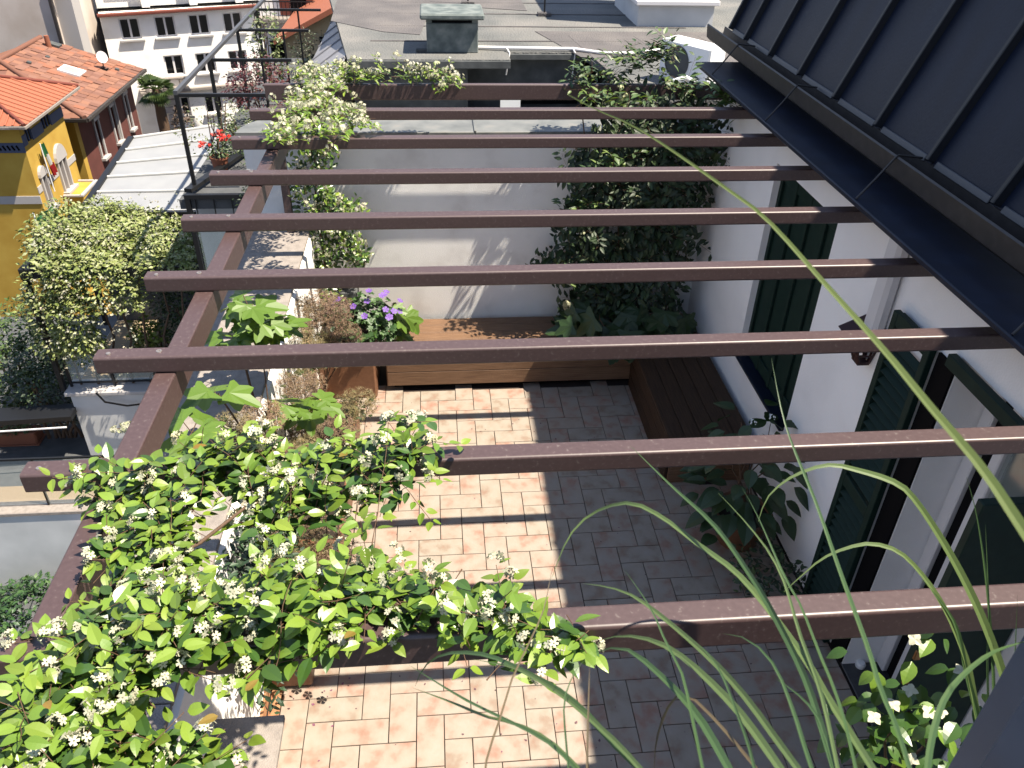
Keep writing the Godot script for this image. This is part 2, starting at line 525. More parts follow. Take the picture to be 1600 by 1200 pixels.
func tones(base: Color, n := 7, spread := 0.35) -> Array:
	var r := []
	for i in n:
		var f := 1.0 + rf(-spread, spread)
		r.append(Color(base.r * f * rf(0.92, 1.1), base.g * f, base.b * f * rf(0.85, 1.15)))
	return r

# set a crop down under its plant: the nearest leaves and blooms as parts, the rest joined
func settle(t: Node, c: Crop, mesh: Mesh, single: int, bloom_meshes := [], bloom_mat: Material = null, bloom_single := 0, stem_mat: Material = null, cols := {}) -> void:
	for g in c.canes:
		part("stem", g, stem_mat if stem_mat else M.bark, t)
	if c.stems.v.size():
		part("twigs", c.stems, stem_mat if stem_mat else M.twig, t).set_meta("kind", "stuff")
	var all := []
	for k in c.leaves:
		for x in c.leaves[k]:
			all.append([x.origin.distance_squared_to(eye), k, x])
	all.sort_custom(func(a, b): return a[0] < b[0])
	var rest := {}
	for i in all.size():
		var k: String = all[i][1]
		if i < single:
			var m: Material = M[k]
			if cols.has(k):
				var tone: int = rng.randi() % cols[k].size()
				var key := "%s %s" % [k, cols[k][tone]]
				if not M.has(key):
					M[key] = m.duplicate()
					M[key].albedo_color = ((cols[k][tone] as Color) * 0.53).linear_to_srgb()
				m = M[key]
			put("leaf", mesh, m, t, all[i][2])
		else:
			if not rest.has(k):
				rest[k] = []
			rest[k].append(all[i][2])
	for k in rest:
		var plain: Array = cols[k].map(func(q): return q * 0.53) if cols.has(k) else tones(Color(1, 1, 1), 9, 0.22)
		copies("foliage", mesh, rest[k], plain, M[k], t)
	if bloom_meshes.size():
		c.blooms.sort_custom(func(a, b): return a.origin.distance_squared_to(eye) < b.origin.distance_squared_to(eye))
		var far := []
		for i in c.blooms.size():
			if i < bloom_single:
				put("blossom", bloom_meshes[i % bloom_meshes.size()], bloom_mat, t, c.blooms[i])
			else:
				far.append(c.blooms[i])
		copies("far_blossom", bloom_meshes[0], far, tones(Color(1, 1, 1), 5, 0.06), bloom_mat, t)

# one leafy shoot with opposite leaves; kinds are the materials from old to young
func shoot(c: Crop, at: Vector3, dir: Vector3, length: float, step: float, size: float, kinds: Array, droop := 0.35, bloom := 0.5, stem_r := 0.0018, face := Vector3.UP) -> void:
	var p := at
	var d := dir.normalized()
	var pts := [p]
	var n := int(length / step)
	for i in n:
		d = (d + V(rf(-1, 1), rf(-1, 1), rf(-1, 1)) * 0.16 + V(0, -droop * step / length, 0) * 1.2).normalized()
		p += d * step
		pts.append(p)
		var side := d.cross(face)
		if side.length() < 0.05:
			side = d.cross(V(1, 0, 0.3))
		side = side.normalized()
		if i % 2 == 1:
			side = (side + face * 0.5).normalized()
		for s in [-1.0, 1.0]:
			if rng.randf() < 0.08:
				continue
			var ld: Vector3 = (side * s + d * rf(0.15, 0.75) + face * rf(-0.25, 0.35) + V(rf(-1, 1), rf(-1, 1), rf(-1, 1)) * 0.22).normalized()
			var up := (face + V(rf(-1, 1), rf(-0.3, 0.6), rf(-1, 1)) * 0.5).normalized()
			var sc := size * rf(0.65, 1.12) * (1.0 - 0.35 * float(i) / maxf(n, 1))
			var young := float(i) / maxf(n, 1) + rf(-0.35, 0.35)
			var k: String = kinds[clampi(int(young * kinds.size()), 0, kinds.size() - 1)]
			c.leaf(k, Transform3D(leaf_basis(ld, up).scaled_local(V(sc, sc, sc)), p + ld * size * 0.12))
	if pts.size() > 1:
		c.stems.tube(pts, [stem_r, stem_r * 0.6], 4, false)
	if rng.randf() < bloom:
		c.blooms.append(Transform3D(aim((d + face * 0.8).normalized(), rf(0, TAU)), p + face * size * 0.25))
		if rng.randf() < 0.4:
			c.blooms.append(Transform3D(aim((face + V(rf(-1, 1), 0, rf(-1, 1)) * 0.6).normalized(), rf(0, TAU)), pts[pts.size() / 2] + face * size * 0.45))

func vine_patch(c: Crop, at: Vector3, r: Vector3, n: int, length: float, step: float, size: float, kinds: Array, bloom := 0.5, face := Vector3.UP) -> void:
	for i in n:
		var q := V(rf(-1, 1), rf(-1, 1), rf(-1, 1))
		while q.length() > 1.0:
			q = V(rf(-1, 1), rf(-1, 1), rf(-1, 1))
		var d := (V(rf(-1, 1), rf(-0.1, 0.4), rf(-1, 1)) + q * 0.5 + face * 0.15).normalized()
		var l := length * rf(0.6, 1.3)
		shoot(c, at + q * r - d * l * 0.5, d, l, step, size, kinds, 0.35, bloom, 0.0018, face)

# a ring of broad leaves round a stem tip
func rosette(c: Crop, at: Vector3, n: int, size: float, k: String) -> void:
	var a0 := rf(0, TAU)
	for i in n:
		var a := a0 + TAU * i / n + rf(-0.35, 0.35)
		var d := V(cos(a), rf(-0.55, 0.15), sin(a)).normalized()
		var base := at + d * rf(0.03, 0.07) + V(0, rf(-0.06, 0.03), 0)
		c.stems.tube([at + V(0, -0.05, 0), base], [0.0025], 4, false)
		c.leaf(k, Transform3D(leaf_basis(d, (UP + V(rf(-0.5, 0.5), 0, rf(-0.4, 0.6))).normalized()).scaled_local(Vector3.ONE * size * rf(0.7, 1.15)), base))

# an ellipsoid crown: leaves thick towards its skin, facing outwards
func crown(c: Crop, at: Vector3, r: Vector3, n: int, size: float, k: String, fill := 0.55) -> void:
	for i in n:
		var d := V(rf(-1, 1), rf(-0.75, 1), rf(-1, 1)).normalized()
		var lump := 0.82 + 0.18 * sin(d.x * 5.3 + at.x * 7.0) * cos(d.z * 4.7 + at.z * 5.0) + 0.1 * sin(d.y * 9.0)
		var q := d * lump * (1.0 - fill * rng.randf() * rng.randf())
		var up := (d + UP * 0.6 + V(rf(-1, 1), rf(-1, 1), rf(-1, 1)) * 0.6).normalized()
		var dir := V(rf(-1, 1), rf(-0.6, 0.3), rf(-1, 1)) + d * 0.5
		var s := size * rf(0.65, 1.25)
		c.leaf(k, Transform3D(leaf_basis(dir, up).scaled_local(V(s, s, s)), at + q * r))

func stick(c: Crop, a: Vector3, b: Vector3, r: float, wob := 0.04) -> void:
	var pts := []
	for i in 6:
		var f := i / 5.0
		pts.append(a.lerp(b, f) + V(rf(-1, 1), 0, rf(-1, 1)) * wob * sin(PI * f))
	var g := Geo.new()
	g.tube(pts, [r, r * 0.9, r * 0.8, r * 0.7, r * 0.6, r * 0.45], 6, false)
	c.canes.append(g)

func pot(called: String, label: String, at: Vector3, r: float, h: float, m: Material, group := "") -> Node3D:
	var t := thing(called, label, "flower pot", at, group)
	var g := Geo.new()
	g.lathe([Vector2(0, 0), Vector2(r * 0.72, 0), Vector2(r * 0.95, h * 0.86), Vector2(r * 1.05, h * 0.87), Vector2(r * 1.06, h), Vector2(r * 0.93, h), Vector2(r * 0.9, h * 0.9), Vector2(0, h * 0.9)], 18)
	part("bowl", g, m, t)
	var s := Geo.new()
	s.lathe([Vector2(r * 0.9, h * 0.905), Vector2(0, h * 0.93)], 14)
	part("soil", s, M.soil, t)
	return t

func grass_blade(t: Node, p: Array, w: float, taper := false) -> void:
	var cv := Curve3D.new()
	for i in p.size():
		var tan: Vector3 = (p[mini(i + 1, p.size() - 1)] - p[maxi(i - 1, 0)]) / 6.0
		cv.add_point(p[i], -tan, tan)
	cv.bake_interval = 0.012
	var L := cv.get_baked_length()
	var g := Geo.new()
	var n := maxi(10, int(L / 0.028))
	var last := []
	var tw := rf(-0.5, 0.5)
	for i in n + 1:
		var f := float(i) / n
		var q := cv.sample_baked(L * f, true)
		var d := (cv.sample_baked(minf(L, L * f + 0.01), true) - cv.sample_baked(maxf(0.0, L * f - 0.01), true)).normalized()
		var see := (eye - q).normalized()
		see = see.lerp(UP, 0.35).normalized()
		var sx := d.cross(see).normalized().rotated(d, tw * sin(f * 4.0))
		var nn := sx.cross(d).normalized()
		var half := w * 0.5 * minf(1.0, (1.0 - f) * 3.2 + 0.06) * (0.75 + 0.25 * sin(PI * minf(f * 1.6, 1.0)))
		if taper:
			half = w * 0.5 * lerpf(1.15, 0.12, f)
		var row := [q - sx * half + nn * half * 0.35, q, q + sx * half + nn * half * 0.35, nn, sx]
		if i > 0:
			for s in [0, 2]:
				var m0: Vector3 = (last[3] + last[4] * (0.3 if s == 0 else -0.3)).normalized()
				var m1: Vector3 = (row[3] + row[4] * (0.3 if s == 0 else -0.3)).normalized()
				g.tri(last[s], last[1], row[1], m0, m0, m1)
				g.tri(last[s], row[1], row[s], m0, m1, m1)
		last = row
	var m: Material = M.grass if rng.randf() < 0.6 else M.grass_pale
	if taper:
		m = M.grass_long
	if w < 0.0046:
		m = M.grass_dry if rng.randf() < 0.5 else M.grass
	part("blade", g, m, t)

# ---------------------------------------------------------------- walls with real openings
# outer face in the local x-y plane at z = 0, the wall goes back to -depth; rows: [bottom, top, [[left, right], ...]] from low to high
func facade(x0: float, x1: float, y0: float, y1: float, depth: float, rows: Array) -> Geo:
	var g := Geo.new()
	var y := y0
	var cell := func(a: float, b: float, c: float, d: float) -> void:
		if b - a > 0.001 and d - c > 0.001:
			g.box(V((a + b) * 0.5, (c + d) * 0.5, -depth * 0.5), V(b - a, d - c, depth))
	for r in rows:
		cell.call(x0, x1, y, r[0])
		var x := x0
		for o in r[2]:
			cell.call(x, o[0], r[0], r[1])
			x = o[1]
		cell.call(x, x1, r[0], r[1])
		y = r[1]
	cell.call(x0, x1, y, y1)
	return g

func window_in(t: Node, xf: Transform3D, x0: float, x1: float, y0: float, y1: float, fm: Material, panes := 2, fw := 0.07, sill := true, glass: Material = null) -> void:
	var g := Geo.new()
	var z := -0.14
	g.box(V((x0 + x1) * 0.5, y0 + fw * 0.5, z), V(x1 - x0, fw, 0.06))
	g.box(V((x0 + x1) * 0.5, y1 - fw * 0.5, z), V(x1 - x0, fw, 0.06))
	for i in panes + 1:
		var x := lerpf(x0 + fw * 0.5, x1 - fw * 0.5, float(i) / panes)
		g.box(V(x, (y0 + y1) * 0.5, z - 0.001), V(fw * (1.3 if i > 0 and i < panes else 1.0), y1 - y0 - fw * 2.0, 0.058))
	var w := put("window", g.mesh(), fm, t, xf)
	for i in panes:
		var a := lerpf(x0, x1, float(i) / panes) + 0.01
		var b := lerpf(x0, x1, float(i + 1) / panes) - 0.01
		var p := Geo.new()
		p.box(V((a + b) * 0.5, (y0 + y1) * 0.5, z - 0.05), V(b - a, y1 - y0 - 0.02, 0.02))
		put("pane", p.mesh(), glass if glass else M.window_glass, w)
	if sill:
		var s := Geo.new()
		s.box(V((x0 + x1) * 0.5, y0 - 0.06, 0.05), V(x1 - x0 + 0.24, 0.10, 0.22), 0.01)
		put("sill", s.mesh(), M.stone_trim, w)

# ---------------------------------------------------------------- the terrace
func terrace() -> void:
	var base := boxpart("terrace_floor", V(0.6, -0.157, -3.5), V(3.46, 0.30, 6.2), M.grout, self)
	structure(base)
	# herringbone of 15 x 30 cm tiles, laid in cells of 15 cm
	var u := 0.15
	var X0 := -0.3536 - u * 1.0
	var Z0 := -2.7207
	var west := -0.955
	var east := 2.285
	var shapes := {}
	var spots := []
	var joint := 0.0046
	for r in range(-23, 13):
		for c in range(-6, 21):
			var k := posmod(c - r, 4)
			if k != 3 and k != 2:
				continue
			var a := Vector2(X0 + c * u, Z0 + r * u)
			var b := a + (Vector2(2 * u, u) if k == 3 else Vector2(u, 2 * u))
			a.x = maxf(a.x, west); b.x = minf(b.x, east)
			a.y = maxf(a.y, -5.98); b.y = minf(b.y, -0.6)
			if b.x - a.x < 0.02 or b.y - a.y < 0.02:
				continue
			if a.x > 1.66 and a.y < -4.75 or b.y < -5.86 and a.x > -0.45:
				continue
			spots.append([a, b, (Vector2((a + b) * 0.5) - Vector2(0.4, -2.3)).length() + (3.0 if a.y > -1.9 else 0.0)])
	spots.sort_custom(func(p, q): return p[2] < q[2])
	var stray := Geo.new()
	for i in spots.size():
		var a: Vector2 = spots[i][0]
		var b: Vector2 = spots[i][1]
		var s := b - a - Vector2(joint, joint) * rf(0.75, 1.25)
		var at := V((a.x + b.x) * 0.5, -0.009 + rf(-0.0006, 0.0006), (a.y + b.y) * 0.5)
		if i >= 300:
			stray.box(at, V(s.x, 0.018, s.y))
			continue
		var key := "%d/%d/%d" % [roundi(s.x * 250), roundi(s.y * 250), rng.randi() % 7]
		if not shapes.has(key):
			var g := Geo.new()
			g.box(Vector3.ZERO, V(s.x, 0.018, s.y), 0.0016)
			var off := Vector2(rng.randf(), rng.randf())
			var turn := 1.0 if rng.randf() < 0.5 else -1.0
			for q in g.v.size():
				g.u[q] = off + Vector2(g.v[q].x, g.v[q].z) * 2.1 * turn
			shapes[key] = g.mesh()
		put("tile", shapes[key], M.tiles[rng.randi() % 4], base, Transform3D(Basis.from_euler(V(rf(-1, 1), 0, rf(-1, 1)) * 0.0025), at))
	if stray.v.size():
		var o := part("tile_rest", stray, M.tiles[0], base)
		o.set_meta("kind", "stuff")
	# border course along the parapet
	for i in 18:
		boxpart("border_tile", V(-0.988, -0.009 + rf(-0.0005, 0.0005), -0.75 - 0.302 * i), V(0.06, 0.018, 0.299), M.border, base, 0.0015)

	# parapet with a stone cap
	var p := thing("parapet", "white rendered parapet with beige stone cap below the brown pergola side beam", "wall")
	var g := Geo.new()
	g.box(V(-1.275, 0.64, -3.53), V(0.47, 1.284, 6.06), 0.03)
	part("wall", g, M.stucco, p)
	for i in 4:
		boxpart("cap", V(-1.2885, 1.292, -1.20 - 1.53 * i + 0.0), V(0.463, 0.03, 1.524), M.cap_stone, p, 0.004)
	for i in 19:
		boxpart("skirting_tile", V(-1.033, 0.042, -0.72 - 0.302 * i), V(0.016, 0.084, 0.299), M.border, p, 0.002)
	var cn := thing("masonry_counter", "beige stone topped masonry counter with leaf shadows in the near corner of the terrace", "counter")
	boxpart("top", V(-1.0, 0.805, -1.42), V(0.52, 0.03, 1.60), M.cap_stone, cn, 0.003)
	boxpart("body", V(-1.12, 0.395, -1.40), V(0.20, 0.785, 1.5), M.stucco, cn)

	# wall at the far end with a zinc coping
	var e := thing("end_wall", "white stucco wall with zinc coping closing the terrace behind the long bench", "wall")
	boxpart("wall", V(0.385, 0.95, -6.72), V(3.83, 2.14, 0.32), M.stucco, e)
	var joints := [-1.27, 0.31, 1.42, 2.29]
	for i in 3:
		var c := Geo.new()
		c.box(V((joints[i] + joints[i + 1]) * 0.5, 2.04, -6.71), V(joints[i + 1] - joints[i] - 0.003, 0.025, 0.39), 0.004)
		c.box(V(joints[i + 1], 2.058, -6.71), V(0.018, 0.016, 0.392), 0.003)
		c.box(V((joints[i] + joints[i + 1]) * 0.5, 2.018, -6.522), V(joints[i + 1] - joints[i] - 0.003, 0.03, 0.012))
		part("coping", c, M.zinc, e)
	var rim := PackedVector2Array([Vector2(-1.275, -6.518)])
	rim.append(Vector2(-1.56, -6.518))
	for i in 9:
		var a := PI + (PI * 0.5) * i / 8.0
		rim.append(Vector2(-1.30 + cos(a) * 0.26, -6.52 + sin(a) * 0.385))
	rim.append(Vector2(-1.275, -6.905))
	var en := Geo.new()
	en.prism(rim, 0.025, Transform3D(Basis(V(1, 0, 0), V(0, 0, 1), V(0, -1, 0)), V(0, 2.053, 0)))
	part("coping", en, M.zinc, e)

	# benches of hardwood planks
	var b := thing("wooden_bench", "long brown hardwood plank bench along the white end wall", "bench")
	for i in 5:
		boxpart("seat_plank", V(0.90, 0.348, -5.955 - 0.1225 * i), V(2.76, 0.022, 0.1185), M.wood, b, 0.004)
	for i in 2:
		boxpart("front_plank", V(0.61, 0.262 - 0.138 * i, -5.893), V(2.18, 0.134, 0.02), M.wood, b, 0.003)
	boxpart("end_panel", V(-0.478, 0.19, -6.2), V(0.02, 0.30, 0.59), M.wood, b, 0.003)
	boxpart("plinth", V(0.9, 0.025, -6.24), V(2.66, 0.05, 0.58), M.black, b)
	var d := thing("wooden_bench", "hardwood plank bench along the house wall, its shade put into the darker wood colour", "bench")
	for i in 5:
		boxpart("seat_plank", V(1.69 + 0.125 * i, 0.389, -5.22), V(0.121, 0.022, 1.34), M.wood_shaded, d, 0.004)
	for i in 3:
		boxpart("front_plank", V(1.638, 0.315 - 0.125 * i, -5.22), V(0.02, 0.121, 1.30), M.wood_shaded, d, 0.003)
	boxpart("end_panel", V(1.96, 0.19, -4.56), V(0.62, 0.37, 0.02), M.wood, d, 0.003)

	# box planters along the parapet
	var q := thing("box_planter", "square brown resin planter beside the end of the long wooden bench", "planter", V(-0.818, 0, -6.04), "brown box planters")
	boxpart("tub", V(0, 0.225, 0), V(0.50, 0.45, 0.50), M.resin, q, 0.015)
	boxpart("soil", V(0, 0.452, 0), V(0.44, 0.01, 0.44), M.soil, q)
	for i in 3:
		var z: float = [-3.29, -4.12, -4.95][i]
		var wq: float = [0.23, 0.34, 0.34][i]
		var n := thing("box_planter", ["narrow brown resin planter beside the beige counter, its end showing below the jasmine", "brown resin planter under the smoke bush, second from the counter", "brown resin planter under the oakleaf hydrangea, third from the counter"][i], "planter", V(-1.018 + wq * 0.5, 0, z), "brown box planters")
		boxpart("tub", V(0, 0.17, 0), V(wq, 0.30, 0.70), M.resin, n, 0.012)
		boxpart("foot", V(0, 0.011, 0), V(wq - 0.03, 0.02, 0.66), M.black, n)
		boxpart("soil", V(0, 0.321, 0), V(wq - 0.04, 0.01, 0.64), M.soil, n)

func pergola() -> void:
	var t := thing("pergola", "mauve brown aluminium pergola of parallel rafters spanning the tiled terrace", "pergola")
	var g := Geo.new()
	g.bar(V(-1.45, 2.403, -1.3195), V(2.29, 2.403, -1.3195), 0.073, 0.104, 0.011, UP, 5)
	part("end_beam", g, M.brown, t)
	g = Geo.new()
	g.bar(V(-1.26, 2.396, -6.397), V(2.29, 2.396, -6.397), 0.05, 0.118, 0.010, UP, 4)
	part("end_beam", g, M.brown, t)
	for z in [-1.943, -2.584, -3.218, -3.843, -4.47, -5.086, -5.697]:
		g = Geo.new()
		g.bar(V(-1.25, 2.42, z - 0.036), V(2.29, 2.42, z - 0.036), 0.072, 0.07, 0.010, UP, 4)
		var r := part("rafter", g, M.brown, t)
		var s := Geo.new()
		s.lathe([Vector2(0.009, 0), Vector2(0.008, 0.004), Vector2(0, 0.006)], 8, V(-1.205, 2.455, z - 0.03))
		part("screw", s, M.cap_screw, r)
		s = Geo.new()
		s.lathe([Vector2(0.011, 0), Vector2(0.010, 0.003), Vector2(0.005, 0.003), Vector2(0.005, 0.0008), Vector2(0, 0.0008)], 10, V(-1.03, 2.455, z - 0.04))
		part("screw", s, M.cap_screw, r)
	g = Geo.new()
	g.bar(V(-1.015, 2.324, -6.37), V(-1.015, 2.324, -1.36), 0.076, 0.118, 0.007)
	part("side_beam", g, M.brown, t)
	for z in [-6.33]:
		g = Geo.new()
		g.bar(V(-1.2, 1.30, z), V(-1.2, 2.30, z), 0.06, 0.06, 0.005, V(0, 0, 1))
		g.bar(V(-1.23, 2.29, z), V(-0.98, 2.29, z), 0.05, 0.04, 0.005)
		part("post", g, M.brown, t)

func house() -> void:
	var t := thing("house", "white rendered house wall with dark green shutters and steep dark metal roof", "building")
	var g := Geo.new()
	var xa := 2.30
	var xb := 2.62
	for w in [[-6.56, -5.245, 0.0, 2.53], [-5.245, -4.25, 0.0, 0.70], [-5.245, -4.25, 2.224, 2.53], [-4.25, -2.88, 0.0, 2.53], [-2.88, -2.05, 2.16, 2.53], [-2.05, 1.4, 0.0, 2.53]]:
		g.box(V((xa + xb) * 0.5, (w[2] + w[3]) * 0.5, (w[0] + w[1]) * 0.5), V(xb - xa, w[3] - w[2], w[1] - w[0]))
	part("wall", g, M.render, t)
	g = Geo.new()
	g.box(V(3.6, 1.26, -2.6), V(0.05, 2.54, 8.0))
	g.box(V(3.11, 2.51, -2.6), V(0.97, 0.03, 8.0))
	g.box(V(3.11, 0.0, -2.6), V(0.97, 0.03, 8.0))
	g.box(V(3.11, 1.26, -6.6), V(0.97, 2.46, 0.05))
	g.box(V(3.11, 1.26, 1.4), V(0.97, 2.46, 0.05))
	part("inner_room", g, M.dark_room, t)
	# window above the bench, closed by recessed green leaves
	var wn := span("window", V(2.37, 0.72, -5.243), V(2.41, 2.222, -4.252), M.green_paint, t)
	span("sill", V(2.27, 0.690, -5.24), V(2.369, 0.716, -4.255), M.slate, wn, 0.004)
	for i in 5:
		var z := -5.235 + 0.245 * i
		span("stile", V(2.348, 0.725, z - 0.025), V(2.3695, 2.22, z + 0.025), M.green_paint, wn, 0.003)
	for y in [0.78, 2.16]:
		span("rail", V(2.354, y - 0.05, -5.2), V(2.3692, y + 0.05, -4.29), M.green_paint, wn, 0.003)
	# door with folded louvred shutter, frame, glass and an open leaf
	var sh := thing_part("shutter", t)
	var fr := Geo.new()
	for z in [-3.37, -3.05]:
		fr.box(V(2.262, 1.07, z), V(0.036, 2.10, 0.045), 0.003)
	for y in [0.06, 1.05, 2.09]:
		fr.box(V(2.262, y, -3.21), V(0.034, 0.075, 0.276), 0.003)
	part("frame", fr, M.green_paint, sh)
	for i in 34:
		var y := 0.135 + 0.0555 * i
		if absf(y - 1.05) < 0.055:
			continue
		boxpart("slat", V(2.264, y, -3.21), V(0.044, 0.008, 0.276), M.green_paint, sh, 0.002, Basis(V(0, 0, 1), 0.75))
	span("dark_bar", V(2.285, 0.02, -3.02), V(2.298, 2.10, -2.885), M.black, t)  # dark bar between the folded shutter and the door opening
	span("lintel", V(2.255, 2.095, -2.92), V(2.296, 2.158, -2.02), M.green_paint, t, 0.004)
	var dr := span("door", V(2.50, 0.03, -2.878), V(2.58, 2.155, -2.80), M.frame_white, t, 0.006)
	span("sash", V(2.515, 0.05, -2.735), V(2.565, 2.10, -2.675), M.frame_white, dr, 0.006)
	span("sash", V(2.515, 0.05, -2.12), V(2.565, 2.10, -2.055), M.frame_white, dr, 0.006)
	span("head", V(2.515, 2.10, -2.80), V(2.565, 2.15, -2.055), M.frame_white, dr)
	span("pane", V(2.535, 0.06, -2.672), V(2.541, 2.095, -2.124), M.glass, dr)
	span("dark_strip", V(2.52, 0.05, -2.79), V(2.56, 2.09, -2.74), M.black, dr)  # dark strip between the door post and the sash
	var lf := span("door_leaf", V(1.905, 0.03, -2.048), V(2.292, 2.10, -2.008), M.green_paint, t, 0.004)
	for y in [1.12, 1.28]:
		boxpart("hinge", V(1.912, y, -1.998), V(0.03, 0.055, 0.014), M.brass, lf, 0.003)
	span("threshold", V(2.296, 0.001, -3.0), V(2.60, 0.012, -2.05), M.threshold, t, 0.003)
	span("conduit", V(2.225, 1.86, -3.60), V(2.298, 2.525, -3.475), M.frame_white, t, 0.02)
	# eaves: ledge, gutter, straps, standing seam roof
	span("eaves_ledge", V(2.072, 2.531, -6.66), V(2.75, 2.56, 1.5), M.slate, t, 0.006)
	var gu := Geo.new()
	gu.prism(PackedVector2Array([Vector2(2.305, 2.632), Vector2(2.272, 2.66), Vector2(2.262, 2.755), Vector2(2.270, 2.763), Vector2(2.280, 2.757), Vector2(2.288, 2.668), Vector2(2.31, 2.645), Vector2(2.40, 2.645), Vector2(2.415, 2.74), Vector2(2.423, 2.74), Vector2(2.412, 2.632)]), 8.6, Transform3D(Basis(), V(0, 0, -7.1)))
	var gt := part("gutter", gu, M.gutter, t)
	for z in [-6.3, -5.12, -3.79, -2.46, -1.1]:
		var sg := Geo.new()
		sg.tube([V(2.40, 2.752, z), V(2.27, 2.768, z), V(2.255, 2.75, z), V(2.18, 2.66, z + 0.02), V(2.085, 2.563, z + 0.05)], [0.006], 5)
		part("strap", sg, M.gutter, gt)
	var s := V(0.368, 0.930, 0).normalized()
	var nr := V(-s.y, s.x, 0)
	var foot := V(2.425, 2.735, 0)
	var len := 2.88
	var zs := [-6.93, -6.55, -6.0, -5.44, -4.87, -4.31, -3.74, -3.18, -2.62, -2.05, -1.48, -0.9, -0.3, 0.4, 1.2]
	for i in zs.size() - 1:
		var w: float = zs[i + 1] - zs[i]
		var zc: float = (zs[i + 1] + zs[i]) * 0.5
		var tilt := Basis(V(0, 0, 1), rf(-0.0015, 0.0015)) * Basis(s, rf(-0.012, 0.012))
		boxpart("roof_panel", foot + s * len * 0.5 + V(0, 0, zc) - nr * 0.008, V(w - 0.004, len, 0.016), M.slate, t, 0.0, tilt * Basis(V(0, 0, 1), s, nr))
		boxpart("roof_seam", foot + s * len * 0.5 + nr * 0.02 + V(0, 0, zs[i]), V(0.026, len - 0.02, 0.05), M.seam, t, 0.004, Basis(V(0, 0, 1), s, nr))
		boxpart("drip_edge", foot + s * 0.012 + nr * 0.012 + V(0, 0, zc), V(w - 0.10, 0.035, 0.014), M.lead, t, 0.003, Basis(V(0, 0, 1), s, nr))
	g = Geo.new()
	g.prism(PackedVector2Array([Vector2(2.45, 2.57), Vector2(2.45, 2.745), Vector2(3.49, 5.36), Vector2(6.5, 5.36), Vector2(6.5, 2.57)]), 0.06, Transform3D(Basis(), V(0, 0, -6.90)))
	g.box(V(5.0, 5.38, -2.8), V(3.1, 0.05, 8.3))
	part("gable", g, M.felt_dark, t)
	g = Geo.new()
	g.prism(PackedVector2Array([Vector2(2.63, -8.0), Vector2(2.63, 2.53), Vector2(6.5, 2.53), Vector2(6.5, -8.0)]), 0.3, Transform3D(Basis(), V(0, 0, -6.87)))
	part("far_wall", g, M.render, t)

	var ln := thing("wall_lantern", "dark red metal wall lantern with pierced tapering body under the white conduit", "lantern", V(2.30, 0.33, -3.56))
	ln.scale = Vector3.ONE * 0.83
	g = Geo.new()
	g.prism(PackedVector2Array([Vector2(-0.20, 1.86), Vector2(-0.01, 1.955), Vector2(-0.002, 1.94), Vector2(-0.19, 1.845)]), 0.24, Transform3D(Basis(), V(0, 0, -0.12)))
	part("roof", g, M.lantern, ln)
	g = Geo.new()
	for i in 5:
		var f := i / 4.0
		for k in 2:
			var za := lerpf(-0.095, 0.095, f)
			var zb := za * 0.42
			var xa2: float = [-0.165, -0.012][k]
			var xb2: float = [-0.085, -0.012][k]
			g.bar(V(xa2, 1.862, za), V(xb2, 1.665, zb), 0.016, 0.008, 0.002)
	for i in 4:
		var f := (0.012 + 0.06 * i) / 0.197
		var xf := lerpf(-0.165, -0.085, f)
		var zf := lerpf(0.095, 0.04, f)
		var y := 1.85 - 0.06 * i
		g.bar(V(xf, y, -zf), V(xf, y, zf), 0.006, 0.014, 0.002)
		for k in [-1.0, 1.0]:
			g.bar(V(xf, y, k * zf), V(-0.01, y, k * zf), 0.006, 0.014, 0.002)
	g.box(V(-0.05, 1.66, 0), V(0.08, 0.012, 0.09))
	part("body", g, M.lantern, ln)
	var ds := MeshInstance3D.new()
	g = Geo.new()
	g.lathe([Vector2(0.028, 0), Vector2(0.03, 0.02), Vector2(0.022, 0.034), Vector2(0, 0.036)], 12)
	ds.mesh = g.mesh()
	ds.material_override = M.white_plastic
	ds.position = V(2.40, 0.012, -2.86)
	ds.name = "door_stop"
	add_child(ds, true)
	tag(ds, "small round white door stop on the dark threshold slab", "door stop")

func thing_part(called: String, parent: Node) -> Node3D:
	var o := Node3D.new()
	o.name = numbered(parent, called)
	parent.add_child(o, true)
	return o

